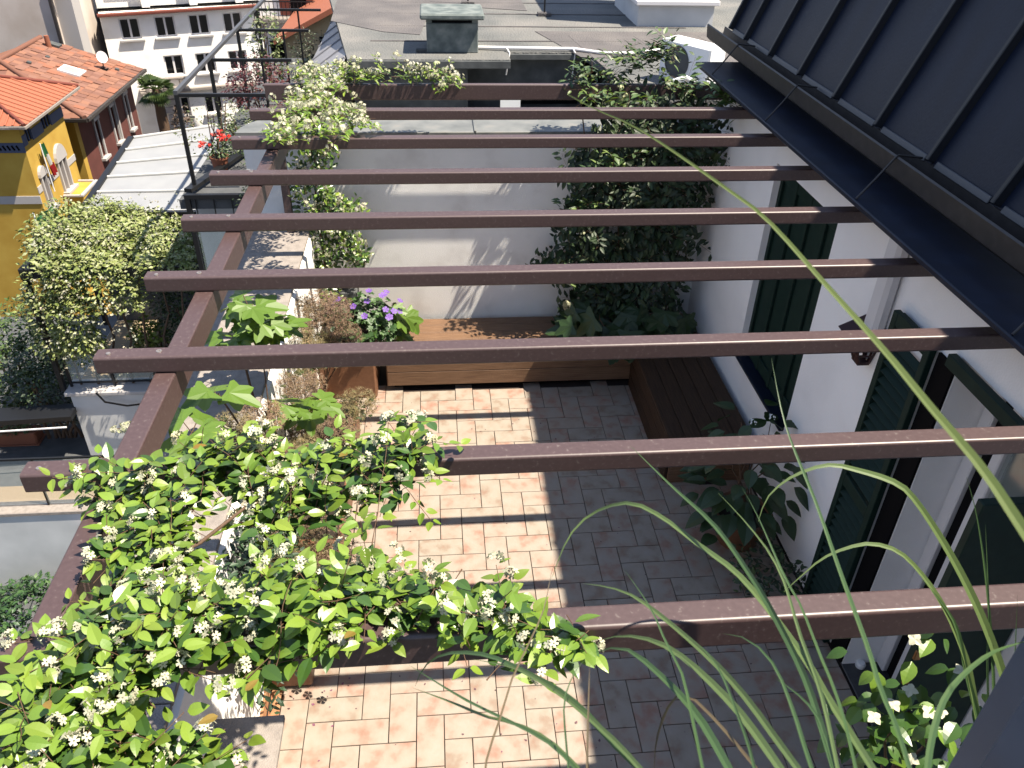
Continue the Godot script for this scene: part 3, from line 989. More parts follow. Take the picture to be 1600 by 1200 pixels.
# ---------------------------------------------------------------- plants of the terrace
func terrace_plants() -> void:
	var leaf := leaf_geo(1.0, 0.62, 0.17, 0.14, 1.1, 6).mesh()
	var blooms := []
	for i in 4:
		blooms.append(cluster_geo(7, 0.026, 0.023).mesh())
	# star jasmine over the near corner of the pergola
	var t := thing("jasmine_vine", "flowering star jasmine sprawling over the nearest pergola corner and beam", "climbing plant", Vector3.ZERO, "")
	var c := Crop.new()
	var kinds := ["jas_c", "jas_b", "jas_b", "jas_a", "jas_a"]
	for d in [[-0.92, 2.47, -1.90, 0.12, 0.05, 0.09, 13], [-0.70, 2.49, -1.90, 0.16, 0.06, 0.13, 22], [-0.45, 2.49, -1.89, 0.16, 0.06, 0.13, 22], [-0.20, 2.49, -1.89, 0.15, 0.06, 0.10, 17], [-0.09, 2.52, -1.97, 0.06, 0.07, 0.10, 7],
			[-0.80, 2.45, -1.70, 0.13, 0.06, 0.16, 22], [-0.78, 2.44, -1.48, 0.14, 0.06, 0.13, 22], [-0.42, 2.45, -1.76, 0.16, 0.05, 0.10, 14],
			[-0.72, 2.50, -1.30, 0.20, 0.07, 0.12, 34], [-0.40, 2.50, -1.33, 0.18, 0.06, 0.12, 27], [-0.23, 2.48, -1.42, 0.10, 0.05, 0.12, 9], [-0.13, 2.52, -1.36, 0.13, 0.05, 0.05, 10], [0.06, 2.51, -1.30, 0.13, 0.045, 0.05, 9], [0.22, 2.49, -1.25, 0.12, 0.04, 0.04, 8],
			[-0.80, 2.46, -1.13, 0.16, 0.08, 0.10, 25], [-0.72, 2.40, -1.02, 0.16, 0.08, 0.12, 22], [-0.92, 2.40, -1.00, 0.12, 0.08, 0.10, 16], [-0.88, 2.45, -1.22, 0.10, 0.06, 0.08, 12], [-0.62, 2.30, -1.06, 0.10, 0.08, 0.10, 10], [-0.85, 2.28, -0.90, 0.2, 0.10, 0.08, 14]]:
		vine_patch(c, V(d[0], d[1], d[2]), V(d[3], d[4], d[5]), int(d[6] * 1.5), 0.20, 0.038, 0.069 if d[2] > -1.4 else 0.063, kinds, 0.29)
	shoot(c, V(-0.30, 2.48, -1.30), V(0.25, 0.02, -0.7), 0.36, 0.05, 0.05, kinds, -0.1, 1.0)
	shoot(c, V(-0.20, 2.50, -1.55), V(0.16, 0.05, -0.7), 0.40, 0.05, 0.05, kinds, -0.1, 1.0)
	for i in 9:
		c.leaf("jas_d", Transform3D(leaf_basis(V(rf(-1, 1), 0.2, rf(-1, 1)), UP).scaled_local(Vector3.ONE * rf(0.032, 0.045)), V(rf(-0.9, -0.2), 2.55, [-1.95, -1.3, -1.05][i % 3] + rf(-0.08, 0.08))))
	for a in [[V(-0.95, 1.3, -1.5), V(-0.9, 2.42, -1.45)], [V(-0.9, 2.42, -1.45), V(-0.2, 2.50, -1.34)], [V(-0.9, 2.42, -1.5), V(-0.3, 2.47, -1.95)], [V(-0.85, 2.4, -1.4), V(-0.75, 2.4, -0.95)]]:
		stick(c, a[0], a[1], 0.007, 0.06)
	settle(t, c, leaf, 300, blooms, M.petal, 170)

	# star jasmine on the far corner: a column on the wall, a mat on the rafters
	var small := leaf_geo(1.0, 0.50, 0.22, 0.16, 1.2, 3).mesh()
	var far_bloom := [cluster_geo(6, 0.032, 0.026).mesh()]
	t = thing("jasmine_vine", "star jasmine column on the end wall, spreading pale over the far rafters", "climbing plant")
	c = Crop.new()
	for d in [[-0.95, 1.75, 0.20, 0.25, 22], [-0.92, 1.45, 0.22, 0.22, 24], [-0.90, 1.12, 0.24, 0.22, 26], [-0.95, 0.85, 0.22, 0.16, 16], [-0.72, 1.50, 0.10, 0.12, 7], [-0.68, 1.05, 0.12, 0.14, 8], [-0.93, 2.05, 0.18, 0.2, 16]]:
		vine_patch(c, V(d[0], d[1], -6.36), V(d[2], d[3], 0.10), int(d[4] * 1.5), 0.20, 0.042, 0.068, ["jas_c", "jas_c", "jas_b", "jas_b", "jas_a"], 0.55, V(0.25, 0.45, 0.85).normalized())
	for d in [[-0.92, -6.38, 0.16, 0.10, 20], [-0.62, -6.40, 0.20, 0.09, 20], [-0.30, -6.41, 0.20, 0.07, 15], [0.02, -6.41, 0.12, 0.06, 12], [0.10, -6.22, 0.06, 0.10, 7], [-0.80, -6.0, 0.18, 0.2, 22], [-0.85, -5.72, 0.16, 0.16, 22], [-0.68, -5.42, 0.16, 0.16, 20], [-0.88, -5.25, 0.12, 0.18, 18], [-0.92, -4.98, 0.10, 0.12, 10], [-0.50, -5.18, 0.14, 0.09, 11], [-0.62, -5.05, 0.10, 0.07, 7]]:
		vine_patch(c, V(d[0], 2.53, d[1]), V(d[2], 0.05, d[3]), int(d[4] * 1.4), 0.17, 0.040, 0.064, ["jas_b", "jas_a", "jas_a", "jas_a"], 0.95)
	stick(c, V(-1.0, 0.4, -6.42), V(-0.9, 2.4, -6.38), 0.012, 0.08)
	settle(t, c, small, 260, far_bloom, M.petal, 160)
	tag(span("trellis_box", V(-1.0, 0.02, -6.52), V(-0.72, 0.75, -6.30), M.floor_dark, self, 0.01), "tall dark planter at the foot of the jasmine column by the end wall", "planter")

	# dark glossy climber in the shaded corner
	t = thing("climbing_shrub", "dense dark glossy climber filling the shaded corner between end wall and house", "climbing plant")
	c = Crop.new()
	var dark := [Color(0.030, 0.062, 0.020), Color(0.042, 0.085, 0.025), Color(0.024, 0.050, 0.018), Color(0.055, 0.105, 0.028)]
	for d in [[1.55, 2.15, 0.40, 0.3, 24], [1.95, 2.1, 0.32, 0.3, 20], [1.40, 1.75, 0.42, 0.3, 26], [1.85, 1.65, 0.40, 0.35, 26], [1.35, 1.30, 0.38, 0.3, 22], [1.85, 1.15, 0.40, 0.35, 26], [1.22, 0.95, 0.34, 0.22, 16], [0.90, 0.98, 0.18, 0.08, 5], [1.70, 0.70, 0.45, 0.30, 22], [1.40, 0.55, 0.32, 0.18, 12]]:
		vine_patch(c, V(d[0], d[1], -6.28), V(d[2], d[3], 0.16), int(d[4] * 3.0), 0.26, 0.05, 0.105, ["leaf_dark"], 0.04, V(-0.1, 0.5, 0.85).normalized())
	for d in [[1.15, 2.50, -6.42, 0.14, 0.10, 10], [1.12, 1.55, -6.12, 0.18, 0.14, 7], [1.0, 1.02, -6.15, 0.2, 0.08, 6], [1.35, 1.95, -6.08, 0.2, 0.12, 7], [1.40, 2.58, -6.45, 0.20, 0.14, 14], [1.62, 2.68, -6.45, 0.16, 0.14, 12], [1.78, 2.72, -6.40, 0.10, 0.10, 6], [1.85, 2.50, -6.3, 0.2, 0.1, 10], [1.35, 2.45, -6.1, 0.25, 0.05, 8], [2.15, 2.45, -6.0, 0.12, 0.06, 8]]:
		vine_patch(c, V(d[0], d[1], d[2]), V(d[3], d[5 - 1], 0.12), int(d[5] * 1.6), 0.24, 0.045, 0.092, ["leaf_any"], 0.06)  # lighter leaves at top and front, sunlit look put into their colour
	for i in 6:
		stick(c, V(1.3 + 0.15 * i, 0.1, -6.4), V(1.1 + 0.2 * i, 2.45, -6.38), 0.009, 0.12)
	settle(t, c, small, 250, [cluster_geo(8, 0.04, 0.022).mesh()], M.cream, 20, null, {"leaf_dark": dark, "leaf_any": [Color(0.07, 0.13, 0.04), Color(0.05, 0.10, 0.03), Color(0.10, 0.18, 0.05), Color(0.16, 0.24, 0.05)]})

	# oakleaf hydrangeas
	var oak := lobed_geo(1.0, [Vector2(0, 1.0), Vector2(48, 0.80), Vector2(98, 0.62)], 0.22).mesh()
	t = thing("oakleaf_hydrangea", "sunlit oakleaf hydrangea with big lobed lime leaves beside the parapet", "shrub", Vector3.ZERO, "")
	c = Crop.new()
	for d in [[-1.00, 1.84, -3.95, 8, 0.165], [-1.12, 1.82, -3.86, 6, 0.15], [-0.92, 1.78, -4.02, 6, 0.15], [-1.06, 1.76, -4.12, 6, 0.15], [-1.10, 1.90, -4.05, 5, 0.14], [-1.0, 2.0, -3.85, 6, 0.14], [-0.93, 1.92, -3.8, 5, 0.14], [-0.92, 1.22, -4.0, 5, 0.15], [-0.85, 1.05, -4.22, 5, 0.15], [-1.14, 1.70, -3.48, 3, 0.15], [-1.18, 1.74, -3.14, 4, 0.19], [-0.80, 1.0, -4.35, 4, 0.14]]:
		rosette(c, V(d[0], d[1], d[2]), d[3], d[4], "oak")
	for a in [[V(-0.97, 0.32, -3.72), V(-1.1, 1.78, -3.9)], [V(-0.93, 0.32, -4.20), V(-0.98, 1.38, -3.72)], [V(-0.90, 0.32, -4.22), V(-0.86, 1.0, -4.2)], [V(-0.96, 0.5, -4.2), V(-1.15, 1.2, -3.95)]]:
		stick(c, a[0], a[1], 0.013, 0.03)
	stick(c, V(-0.92, 0.32, -3.9), V(-1.14, 1.66, -3.5), 0.009, 0.03)
	stick(c, V(-0.96, 0.4, -3.75), V(-1.0, 1.80, -3.93), 0.007, 0.02)
	settle(t, c, oak, 70, [], null, 0, M.bark)
	panicle("hydrangea_panicle", "cone of creamy hydrangea florets hanging outside the pergola side beam", V(-1.66, 1.22, -3.86), V(-1.0, -0.06, 0.12), 0.22, 0.06)
	t = thing("oakleaf_hydrangea", "oakleaf hydrangea below the glossy climber, its shade put into the dark leaf colour", "shrub")
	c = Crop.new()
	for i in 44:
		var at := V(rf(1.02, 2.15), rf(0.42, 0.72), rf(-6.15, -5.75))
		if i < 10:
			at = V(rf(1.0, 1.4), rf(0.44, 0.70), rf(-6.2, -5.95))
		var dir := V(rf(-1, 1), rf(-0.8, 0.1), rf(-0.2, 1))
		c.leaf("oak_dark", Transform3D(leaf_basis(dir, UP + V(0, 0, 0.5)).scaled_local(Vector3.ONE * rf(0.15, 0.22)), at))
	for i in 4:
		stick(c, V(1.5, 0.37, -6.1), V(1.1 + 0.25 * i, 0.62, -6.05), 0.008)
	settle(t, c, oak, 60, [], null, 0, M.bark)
	panicle("hydrangea_panicle", "single cream hydrangea panicle catching sun in front of the white end wall", V(1.09, 0.66, -6.12), V(-0.25, 0.55, 0.5), 0.15, 0.05)
	# big leaved hydrangea by the house
	var broad := leaf_geo(1.0, 0.72, 0.18, 0.22, 1.2, 6).mesh()
	t = thing("hydrangea_shrub", "large leaved dark green hydrangea standing beside the shaded plank bench", "shrub")
	c = Crop.new()
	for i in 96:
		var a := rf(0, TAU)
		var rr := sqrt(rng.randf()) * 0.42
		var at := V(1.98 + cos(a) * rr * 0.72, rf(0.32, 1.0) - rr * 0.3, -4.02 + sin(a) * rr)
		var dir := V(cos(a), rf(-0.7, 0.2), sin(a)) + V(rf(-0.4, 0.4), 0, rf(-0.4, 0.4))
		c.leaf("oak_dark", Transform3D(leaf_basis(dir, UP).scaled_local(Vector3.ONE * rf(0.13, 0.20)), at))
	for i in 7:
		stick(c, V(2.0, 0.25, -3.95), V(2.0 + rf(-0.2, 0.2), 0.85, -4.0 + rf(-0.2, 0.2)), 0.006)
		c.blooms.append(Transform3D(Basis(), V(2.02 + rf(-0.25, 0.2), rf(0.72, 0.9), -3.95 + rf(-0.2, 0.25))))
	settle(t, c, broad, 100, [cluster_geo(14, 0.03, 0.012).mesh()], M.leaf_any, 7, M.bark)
	pot("clay_pot", "round terracotta pot holding the large leaved hydrangea", V(2.0, 0, -3.95), 0.19, 0.26, M.resin)
	# low dark planting along the shutter
	t = thing("fern_clump", "low dark ferny clump between the terracotta pot and the door shutter", "plant")
	c = Crop.new()
	crown(c, V(2.02, 0.15, -3.42), V(0.24, 0.22, 0.34), 420, 0.05, "leaf_dark")
	stick(c, V(2.02, 0, -3.42), V(2.02, 0.2, -3.40), 0.006)
	settle(t, c, small, 0, [], null, 0, null, {"leaf_dark": dark})

	# smoke bushes
	for sp in [["smoke_bush", "smoke bush with brown fluffy plumes beside the violet cranesbill", [[-1.02, 0.95, -5.55, 0.11], [-0.92, 1.0, -5.62, 0.12], [-1.10, 0.90, -5.48, 0.10], [-0.86, 0.90, -5.50, 0.12], [-0.98, 0.80, -5.40, 0.12], [-0.80, 0.98, -5.58, 0.10], [-1.0, 0.72, -5.32, 0.10], [-0.88, 0.74, -5.34, 0.11], [-0.74, 0.82, -5.45, 0.10], [-1.08, 0.78, -5.25, 0.09]]],
			["smoke_bush", "smoke bush with olive brown plumes showing between lime hydrangea and jasmine", [[-1.08, 1.28, -3.50, 0.10], [-1.0, 1.20, -3.55, 0.10], [-0.95, 1.08, -3.62, 0.10], [-1.14, 1.36, -3.58, 0.09], [-0.90, 0.98, -3.75, 0.10], [-1.02, 1.30, -3.78, 0.09], [-0.84, 0.94, -3.90, 0.09], [-0.98, 0.78, -4.85, 0.11], [-0.96, 0.62, -4.55, 0.10], [-0.97, 0.95, -4.55, 0.10], [-0.72, 0.66, -4.45, 0.10], [-0.70, 0.62, -4.75, 0.11], [-0.62, 0.55, -4.95, 0.10], [-1.03, 1.16, -5.25, 0.10], [-1.02, 1.12, -4.95, 0.11], [-1.01, 1.14, -4.62, 0.11], [-1.02, 1.10, -4.30, 0.11], [-1.0, 0.85, -5.2, 0.11], [-0.98, 0.80, -4.25, 0.11]]],
			["smoke_bush", "smoke bush with dusky plumes glimpsed through the nearest jasmine", [[-1.0, 0.62, -3.55, 0.13], [-0.85, 0.58, -3.45, 0.12], [-0.72, 0.54, -3.55, 0.12], [-0.62, 0.5, -3.4, 0.11], [-1.05, 0.66, -3.35, 0.12], [-0.92, 0.55, -3.25, 0.12], [-0.75, 0.5, -3.25, 0.10]]]]:
		t = thing(sp[0], sp[1], "shrub")
		var tuft := Geo.new()
		for i in 9:
			var d := V(rf(-1, 1), rf(-0.2, 1), rf(-1, 1)).normalized()
			var sd := d.cross(V(rf(-1, 1), rf(-1, 1), rf(-1, 1))).normalized() * 0.05
			tuft.flat(sd, -sd, d, UP)
		var tm := tuft.mesh()
		var first: Array = sp[2][0]
		for pf in sp[2]:
			var xs := []
			var at := V(pf[0], pf[1], pf[2])
			for i in 420:
				var d := V(rf(-1, 1), rf(-0.6, 1), rf(-1, 1)).normalized()
				var q: Vector3 = d * pf[3] * 1.4 * (0.55 + 0.5 * rng.randf()) * V(1, 0.7, 1)
				xs.append(Transform3D(aim(d, rf(0, TAU)).scaled_local(Vector3.ONE * rf(0.014, 0.032)), at + q))
			var hue := rf(0, 1)
			copies("plume", tm, xs, tones(Color(0.22, 0.145, 0.10).lerp(Color(0.18, 0.16, 0.075), hue), 7, 0.3), M.fuzz, t)
		c = Crop.new()
		for pf in sp[2]:
			for i in 12:
				c.leaf("leaf_any", Transform3D(leaf_basis(V(rf(-1, 1), rf(-0.2, 0.4), rf(-1, 1)), UP).scaled_local(Vector3.ONE * rf(0.045, 0.065)), V(pf[0], pf[1] - 0.05, pf[2]) + V(rf(-1, 1), rf(-0.5, 0.5), rf(-1, 1)) * 0.12))
			stick(c, V(first[0] * 0.3 - 0.64, 0.33, pf[2]), V(pf[0], pf[1] - 0.03, pf[2]), 0.005, 0.03)
		settle(t, c, broad, 40, [], null, 0, M.bark, {"leaf_any": [Color(0.085, 0.13, 0.045), Color(0.06, 0.10, 0.04), Color(0.12, 0.16, 0.05)]})

	# violet cranesbill and its neighbours
	t = thing("cranesbill", "violet flowering cranesbill spilling over the square brown planter", "flowering plant")
	c = Crop.new()
	var cut := lobed_geo(1.0, [Vector2(0, 1.0), Vector2(42, 0.95), Vector2(85, 0.85), Vector2(130, 0.7)], 0.15).mesh()
	crown(c, V(-0.62, 0.62, -6.02), V(0.32, 0.22, 0.34), 620, 0.038, "leaf_any", 0.4)
	for i in 16:
		var a := V(rf(-1, 1), rf(0.35, 1), rf(-0.5, 1)).normalized()
		c.blooms.append(Transform3D(aim((a + V(0, 0.8, 0.6)).normalized(), rf(0, TAU)), V(-0.62, 0.62, -6.02) + a * V(0.34, 0.25, 0.36)))
	stick(c, V(-0.8, 0.44, -6.04), V(-0.65, 0.65, -6.02), 0.006)
	var gb := Geo.new()
	for k in 5:
		var a := TAU * k / 5.0
		var e := V(cos(a), 0.18, sin(a))
		var f := V(-sin(a), 0, cos(a))
		gb.flat(Vector3.ZERO, e * 0.022 - f * 0.013, e * 0.030, UP)
		gb.flat(Vector3.ZERO, e * 0.030, e * 0.022 + f * 0.013, UP)
	settle(t, c, cut, 60, [gb.mesh()], M.violet, 16, null, {"leaf_any": [Color(0.055, 0.135, 0.03), Color(0.075, 0.17, 0.035), Color(0.045, 0.11, 0.03)]})
	t = thing("oakleaf_hydrangea", "few broad green leaves hanging over the near corner of the long bench", "shrub")
	c = Crop.new()
	for i in 9:
		c.leaf("oak", Transform3D(leaf_basis(V(rf(0.2, 1), rf(-0.8, 0), rf(-0.3, 0.8)), UP + V(0, 0, 0.4)).scaled_local(Vector3.ONE * rf(0.13, 0.19)), V(-0.36 + rf(-0.1, 0.1), 0.58 + rf(-0.08, 0.12), -6.1 + rf(-0.12, 0.15))))
	stick(c, V(-0.6, 0.45, -6.2), V(-0.34, 0.62, -6.1), 0.006)
	settle(t, c, oak, 12, [], null, 0, M.bark)
	# low violet planting near the counter
	t = thing("bellflower", "low violet flowered plant at the foot of the parapet under the jasmine", "flowering plant")
	c = Crop.new()
	crown(c, V(-0.85, 0.42, -3.05), V(0.22, 0.16, 0.32), 420, 0.04, "leaf_dark")
	crown(c, V(-0.93, 0.74, -3.02), V(0.13, 0.52, 0.72), 1300, 0.05, "leaf_dark")
	crown(c, V(-1.0, 1.08, -2.72), V(0.10, 0.24, 0.50), 700, 0.05, "leaf_dark")  # dark leaves added to cover the bright wall where shade falls
	for i in 12:
		c.blooms.append(Transform3D(aim(V(rf(-0.3, 0.6), 1, rf(0, 0.6)).normalized(), rf(0, TAU)), V(-0.72 + rf(-0.12, 0.2), 0.50 + rf(-0.1, 0.06), -3.0 + rf(-0.25, 0.25))))
	stick(c, V(-0.9, 0.32, -3.1), V(-0.85, 0.5, -3.05), 0.005)
	settle(t, c, small, 0, [gb.mesh()], M.violet, 12, null, {"leaf_dark": [Color(0.035, 0.08, 0.035), Color(0.05, 0.11, 0.045), Color(0.03, 0.065, 0.03)]})
	# fallen petals
	var xs := []
	var pt := Geo.new()
	pt.flat(V(-0.009, 0, 0), V(0.009, 0.002, 0), V(0, 0.004, 0.014), UP)
	pt.flat(V(-0.009, 0, 0), V(0.009, 0.002, 0), V(0.001, 0.003, -0.011), UP)
	for i in 90:
		var near := i % 3 != 0
		xs.append(Transform3D(Basis(UP, rf(0, TAU)).scaled_local(Vector3.ONE * rf(0.4, 0.9)), V(rf(-0.97, -0.55) if near else rf(-0.8, 1.0), 0.002, rf(-5.7, -5.0) if i % 2 == 0 else rf(-3.1, -2.2))))
	for i in 130:
		xs.append(Transform3D(Basis(UP, rf(0, TAU)).scaled_local(Vector3.ONE * rf(0.2, 0.55)), V(rf(-0.9, 2.2), 0.002, rf(-5.7, -2.0))))
	var fl := thing_part("fallen_petals", self)
	copies("petals", pt.mesh(), xs, [Color(1, 1, 1), Color(1.4, 0.9, 1.5), Color(0.5, 0.4, 0.4)], M.pink_dry, fl)
	fl.set_meta("kind", "stuff")
	tag(fl, "scattered dry violet petals on the terracotta tiles near the parapet", "petals")

	# flowering dogwood beyond the door leaf
	t = thing("dogwood_shrub", "flowering dogwood with white four petalled bracts below the nearest beam", "shrub")
	c = Crop.new()
	for i in 110:
		var at := V(rf(1.22, 1.75), rf(1.50, 2.02), rf(-1.62, -1.18))
		if i < 44:
			at = V(rf(1.22, 1.45), rf(1.72, 2.0), rf(-1.45, -1.2))
		c.leaf("jas_c" if i % 3 else "jas_b", Transform3D(leaf_basis(V(rf(-1, 0.6), rf(-0.9, 0.1), rf(-0.6, 1)), UP).scaled_local(Vector3.ONE * rf(0.055, 0.085)), at))
	for d in [[1.27, 1.98, -1.33], [1.20, 1.97, -1.30], [1.33, 2.00, -1.36], [1.36, 1.98, -1.30], [1.42, 2.02, -1.52], [1.52, 2.05, -1.55], [1.45, 1.9, -1.35], [1.5, 2.02, -1.4], [1.30, 1.88, -1.22]]:
		c.blooms.append(Transform3D(aim(V(rf(-0.5, 0.2), 1, rf(0.0, 0.6)).normalized(), rf(0, TAU)), V(d[0], d[1], d[2])))
	var dg := Geo.new()
	for k in 4:
		dg.add(leaf_geo(0.024, 0.020, 0.25, 0.1, 1.0, 4), Transform3D(Basis(UP, TAU * k / 4.0), V(0, 0.004, 0)))
	stick(c, V(1.6, 0.3, -1.5), V(1.45, 1.75, -1.45), 0.014, 0.05)
	stick(c, V(1.5, 1.3, -1.48), V(1.28, 1.9, -1.3), 0.007, 0.03)
	stick(c, V(1.52, 1.2, -1.48), V(1.65, 1.9, -1.5), 0.007, 0.03)
	settle(t, c, broad, 110, [dg.mesh()], M.petal, 9, M.bark)
	pot("clay_pot", "dark clay pot at the foot of the dogwood beside the open door leaf", V(1.6, 0, -1.5), 0.22, 0.34, M.floor_dark)

	# the near dormer cheek and the ornamental grass in front of it
	var ck := thing("dormer_cheek", "blue grey zinc clad dormer corner in the near foreground", "dormer")
	span("cladding", V(0.70, 1.0, -0.566), V(1.7, 3.30, 0.7), M.zinc_blue, ck, 0.01)
	span("flashing", V(0.845, 1.0, -0.73), V(1.7, 3.20, -0.575), M.zinc_blue, ck, 0.01)
	var pg := thing("ornamental_grass", "arching ornamental grass with long narrow blades close to the viewer", "grass plant")
	grass(pg)
	for i in 46:       # unseen upright blades beside the viewer, placed to shade the arching ones
		var x := rf(0.85, 1.25)
		var z := rf(-0.60, 0.05)
		var hh := rf(3.55, 3.95)
		grass_blade(pg, [V(x - 0.05, 3.05, z), V(x, 3.3, z - 0.01), V(x + rf(-0.02, 0.05), hh - 0.15, z + rf(-0.05, 0.05)), V(x + rf(-0.03, 0.14), hh, z + rf(-0.12, 0.12))], 0.012)
	var bowl := thing("zinc_trough", "zinc planting trough below the foreground grass", "planter")
	span("tub", V(0.25, 2.86, -0.46), V(0.66, 3.10, -0.25), M.zinc_blue, bowl, 0.01)
	span("ledge", V(0.2, 2.80, -0.50), V(0.70, 2.858, 0.5), M.zinc_blue, bowl, 0.005)

func panicle(called: String, label: String, at: Vector3, dir: Vector3, l: float, r: float) -> void:
	var t := thing(called, label, "flower head", Vector3.ZERO, "")
	var d := dir.normalized()
	var st := Geo.new()
	st.tube([at - d * 0.12, at, at + d * l], [0.004, 0.003, 0.002], 5)
	part("stalk", st, M.twig, t)
	var fm := star_geo(0.034).mesh()
	for i in 120:
		var f := rng.randf()
		var o := V(rf(-1, 1), rf(-1, 1), rf(-1, 1))
		o = (o - d * o.dot(d)).normalized()
		var rad := r * (1.0 - f * 0.75) * rf(0.75, 1.05)
		put("floret", fm, M.cream if i % 3 == 0 else M.petal, t, Transform3D(aim((o + d * 0.3).normalized(), rf(0, TAU)).scaled_local(Vector3.ONE * (1.0 - 0.4 * f)), at + d * l * f + o * rad))

func grass(t: Node) -> void:
	grass_blade(t, [V(0.440,3.252,-0.404), V(0.445,3.224,-0.487), V(0.443,3.209,-0.562), V(0.439,3.202,-0.628), V(0.408,3.195,-0.759), V(0.367,3.186,-0.838), V(0.326,3.181,-0.907), V(0.286,3.169,-0.951), V(0.237,3.125,-0.976), V(0.197,3.092,-0.957), V(0.167,3.035,-0.921)], 0.0095)
	grass_blade(t, [V(0.389,3.251,-0.408), V(0.411,3.229,-0.505), V(0.421,3.222,-0.581), V(0.419,3.219,-0.665), V(0.410,3.220,-0.739), V(0.386,3.225,-0.835), V(0.344,3.226,-0.923), V(0.298,3.234,-1.015)], 0.0084)
	grass_blade(t, [V(0.369,3.250,-0.410), V(0.359,3.213,-0.516), V(0.348,3.200,-0.575), V(0.323,3.185,-0.649), V(0.270,3.165,-0.751), V(0.237,3.151,-0.792), V(0.199,3.128,-0.825)], 0.0084)
	grass_blade(t, [V(0.350,3.250,-0.411), V(0.337,3.211,-0.529), V(0.322,3.197,-0.583), V(0.297,3.182,-0.643), V(0.270,3.167,-0.684), V(0.236,3.142,-0.716), V(0.208,3.112,-0.734)], 0.0100)
	grass_blade(t, [V(0.293,3.249,-0.416), V(0.285,3.219,-0.517), V(0.275,3.209,-0.561), V(0.258,3.198,-0.605), V(0.232,3.185,-0.655), V(0.213,3.170,-0.676), V(0.191,3.145,-0.689)], 0.0095)
	grass_blade(t, [V(0.222,3.247,-0.422), V(0.181,3.201,-0.520), V(0.160,3.186,-0.568), V(0.132,3.171,-0.615), V(0.086,3.146,-0.670), V(0.051,3.128,-0.706), V(0.017,3.106,-0.731), V(-0.015,3.080,-0.749), V(-0.041,3.044,-0.757), V(-0.056,2.999,-0.758)], 0.0079)
	grass_blade(t, [V(0.216,3.247,-0.423), V(0.187,3.212,-0.507), V(0.164,3.194,-0.554), V(0.138,3.178,-0.599), V(0.105,3.161,-0.643), V(0.078,3.146,-0.673), V(0.029,3.115,-0.712)], 0.0063)
	grass_blade(t, [V(0.158,3.246,-0.428), V(0.114,3.204,-0.521), V(0.093,3.188,-0.551), V(0.069,3.171,-0.576), V(0.040,3.149,-0.601), V(-0.007,3.121,-0.646), V(-0.054,3.095,-0.687)], 0.0053)
	grass_blade(t, [V(0.152,3.245,-0.428), V(0.119,3.212,-0.506), V(0.095,3.195,-0.542), V(0.055,3.167,-0.588), V(0.010,3.141,-0.636), V(-0.058,3.113,-0.710)], 0.0047)
	grass_blade(t, [V(0.027,3.243,-0.439), V(0.033,3.230,-0.494), V(0.056,3.220,-0.561), V(0.070,3.217,-0.603), V(0.095,3.214,-0.654), V(0.121,3.215,-0.707), V(0.136,3.221,-0.758), V(0.148,3.226,-0.789)], 0.0026)
	grass_blade(t, [V(0.116,3.245,-0.431), V(0.122,3.228,-0.509), V(0.127,3.223,-0.562), V(0.140,3.221,-0.595), V(0.155,3.219,-0.618), V(0.163,3.217,-0.626)], 0.0026)
	grass_blade(t, [V(0.132,3.245,-0.430), V(0.140,3.233,-0.481), V(0.155,3.224,-0.559), V(0.166,3.223,-0.616)], 0.0026)
	grass_blade(t, [V(0.331,3.249,-0.413), V(0.314,3.213,-0.505), V(0.301,3.200,-0.549), V(0.285,3.187,-0.588), V(0.274,3.170,-0.597), V(0.266,3.127,-0.600), V(0.263,3.068,-0.600), V(0.268,3.000,-0.597)], 0.0042)
	grass_blade(t, [V(0.254,3.248,-0.420), V(0.269,3.226,-0.529), V(0.274,3.222,-0.596), V(0.267,3.219,-0.639), V(0.260,3.219,-0.697), V(0.239,3.219,-0.765)], 0.0037)
	grass_blade(t, [V(0.389,3.251,-0.408), V(0.428,3.227,-0.546), V(0.438,3.224,-0.640), V(0.446,3.230,-0.719), V(0.442,3.234,-0.773), V(0.425,3.237,-0.835), V(0.405,3.239,-0.889)], 0.0047)
	grass_blade(t, [V(0.408,3.251,-0.406), V(0.439,3.230,-0.511), V(0.448,3.225,-0.564), V(0.451,3.223,-0.606), V(0.456,3.224,-0.685), V(0.452,3.226,-0.733), V(0.448,3.239,-0.835), V(0.440,3.248,-0.889)], 0.0042)
	grass_blade(t, [V(1.246,2.400,-0.834), V(1.189,2.496,-0.895), V(1.161,2.562,-0.935), V(1.135,2.639,-0.982), V(1.086,2.744,-1.047), V(1.024,2.846,-1.111), V(0.956,2.935,-1.168), V(0.913,2.969,-1.190), V(0.833,2.993,-1.207), V(0.768,3.004,-1.214), V(0.694,2.986,-1.203), V(0.643,2.954,-1.181), V(0.621,2.916,-1.152)], 0.0176)
	grass_blade(t, [V(1.165,2.398,-0.841), V(1.102,2.506,-0.909), V(1.080,2.590,-0.959), V(1.062,2.655,-0.999), V(1.010,2.754,-1.061), V(0.938,2.833,-1.112), V(0.875,2.859,-1.129), V(0.820,2.857,-1.128), V(0.761,2.840,-1.117), V(0.717,2.815,-1.099), V(0.675,2.787,-1.080)], 0.0129)
	grass_blade(t, [V(0.465,3.252,-0.401), V(0.495,3.230,-0.501), V(0.504,3.223,-0.556), V(0.516,3.222,-0.615), V(0.529,3.228,-0.726), V(0.538,3.248,-0.848), V(0.538,3.283,-0.991), V(0.539,3.344,-1.094)], 0.0063)
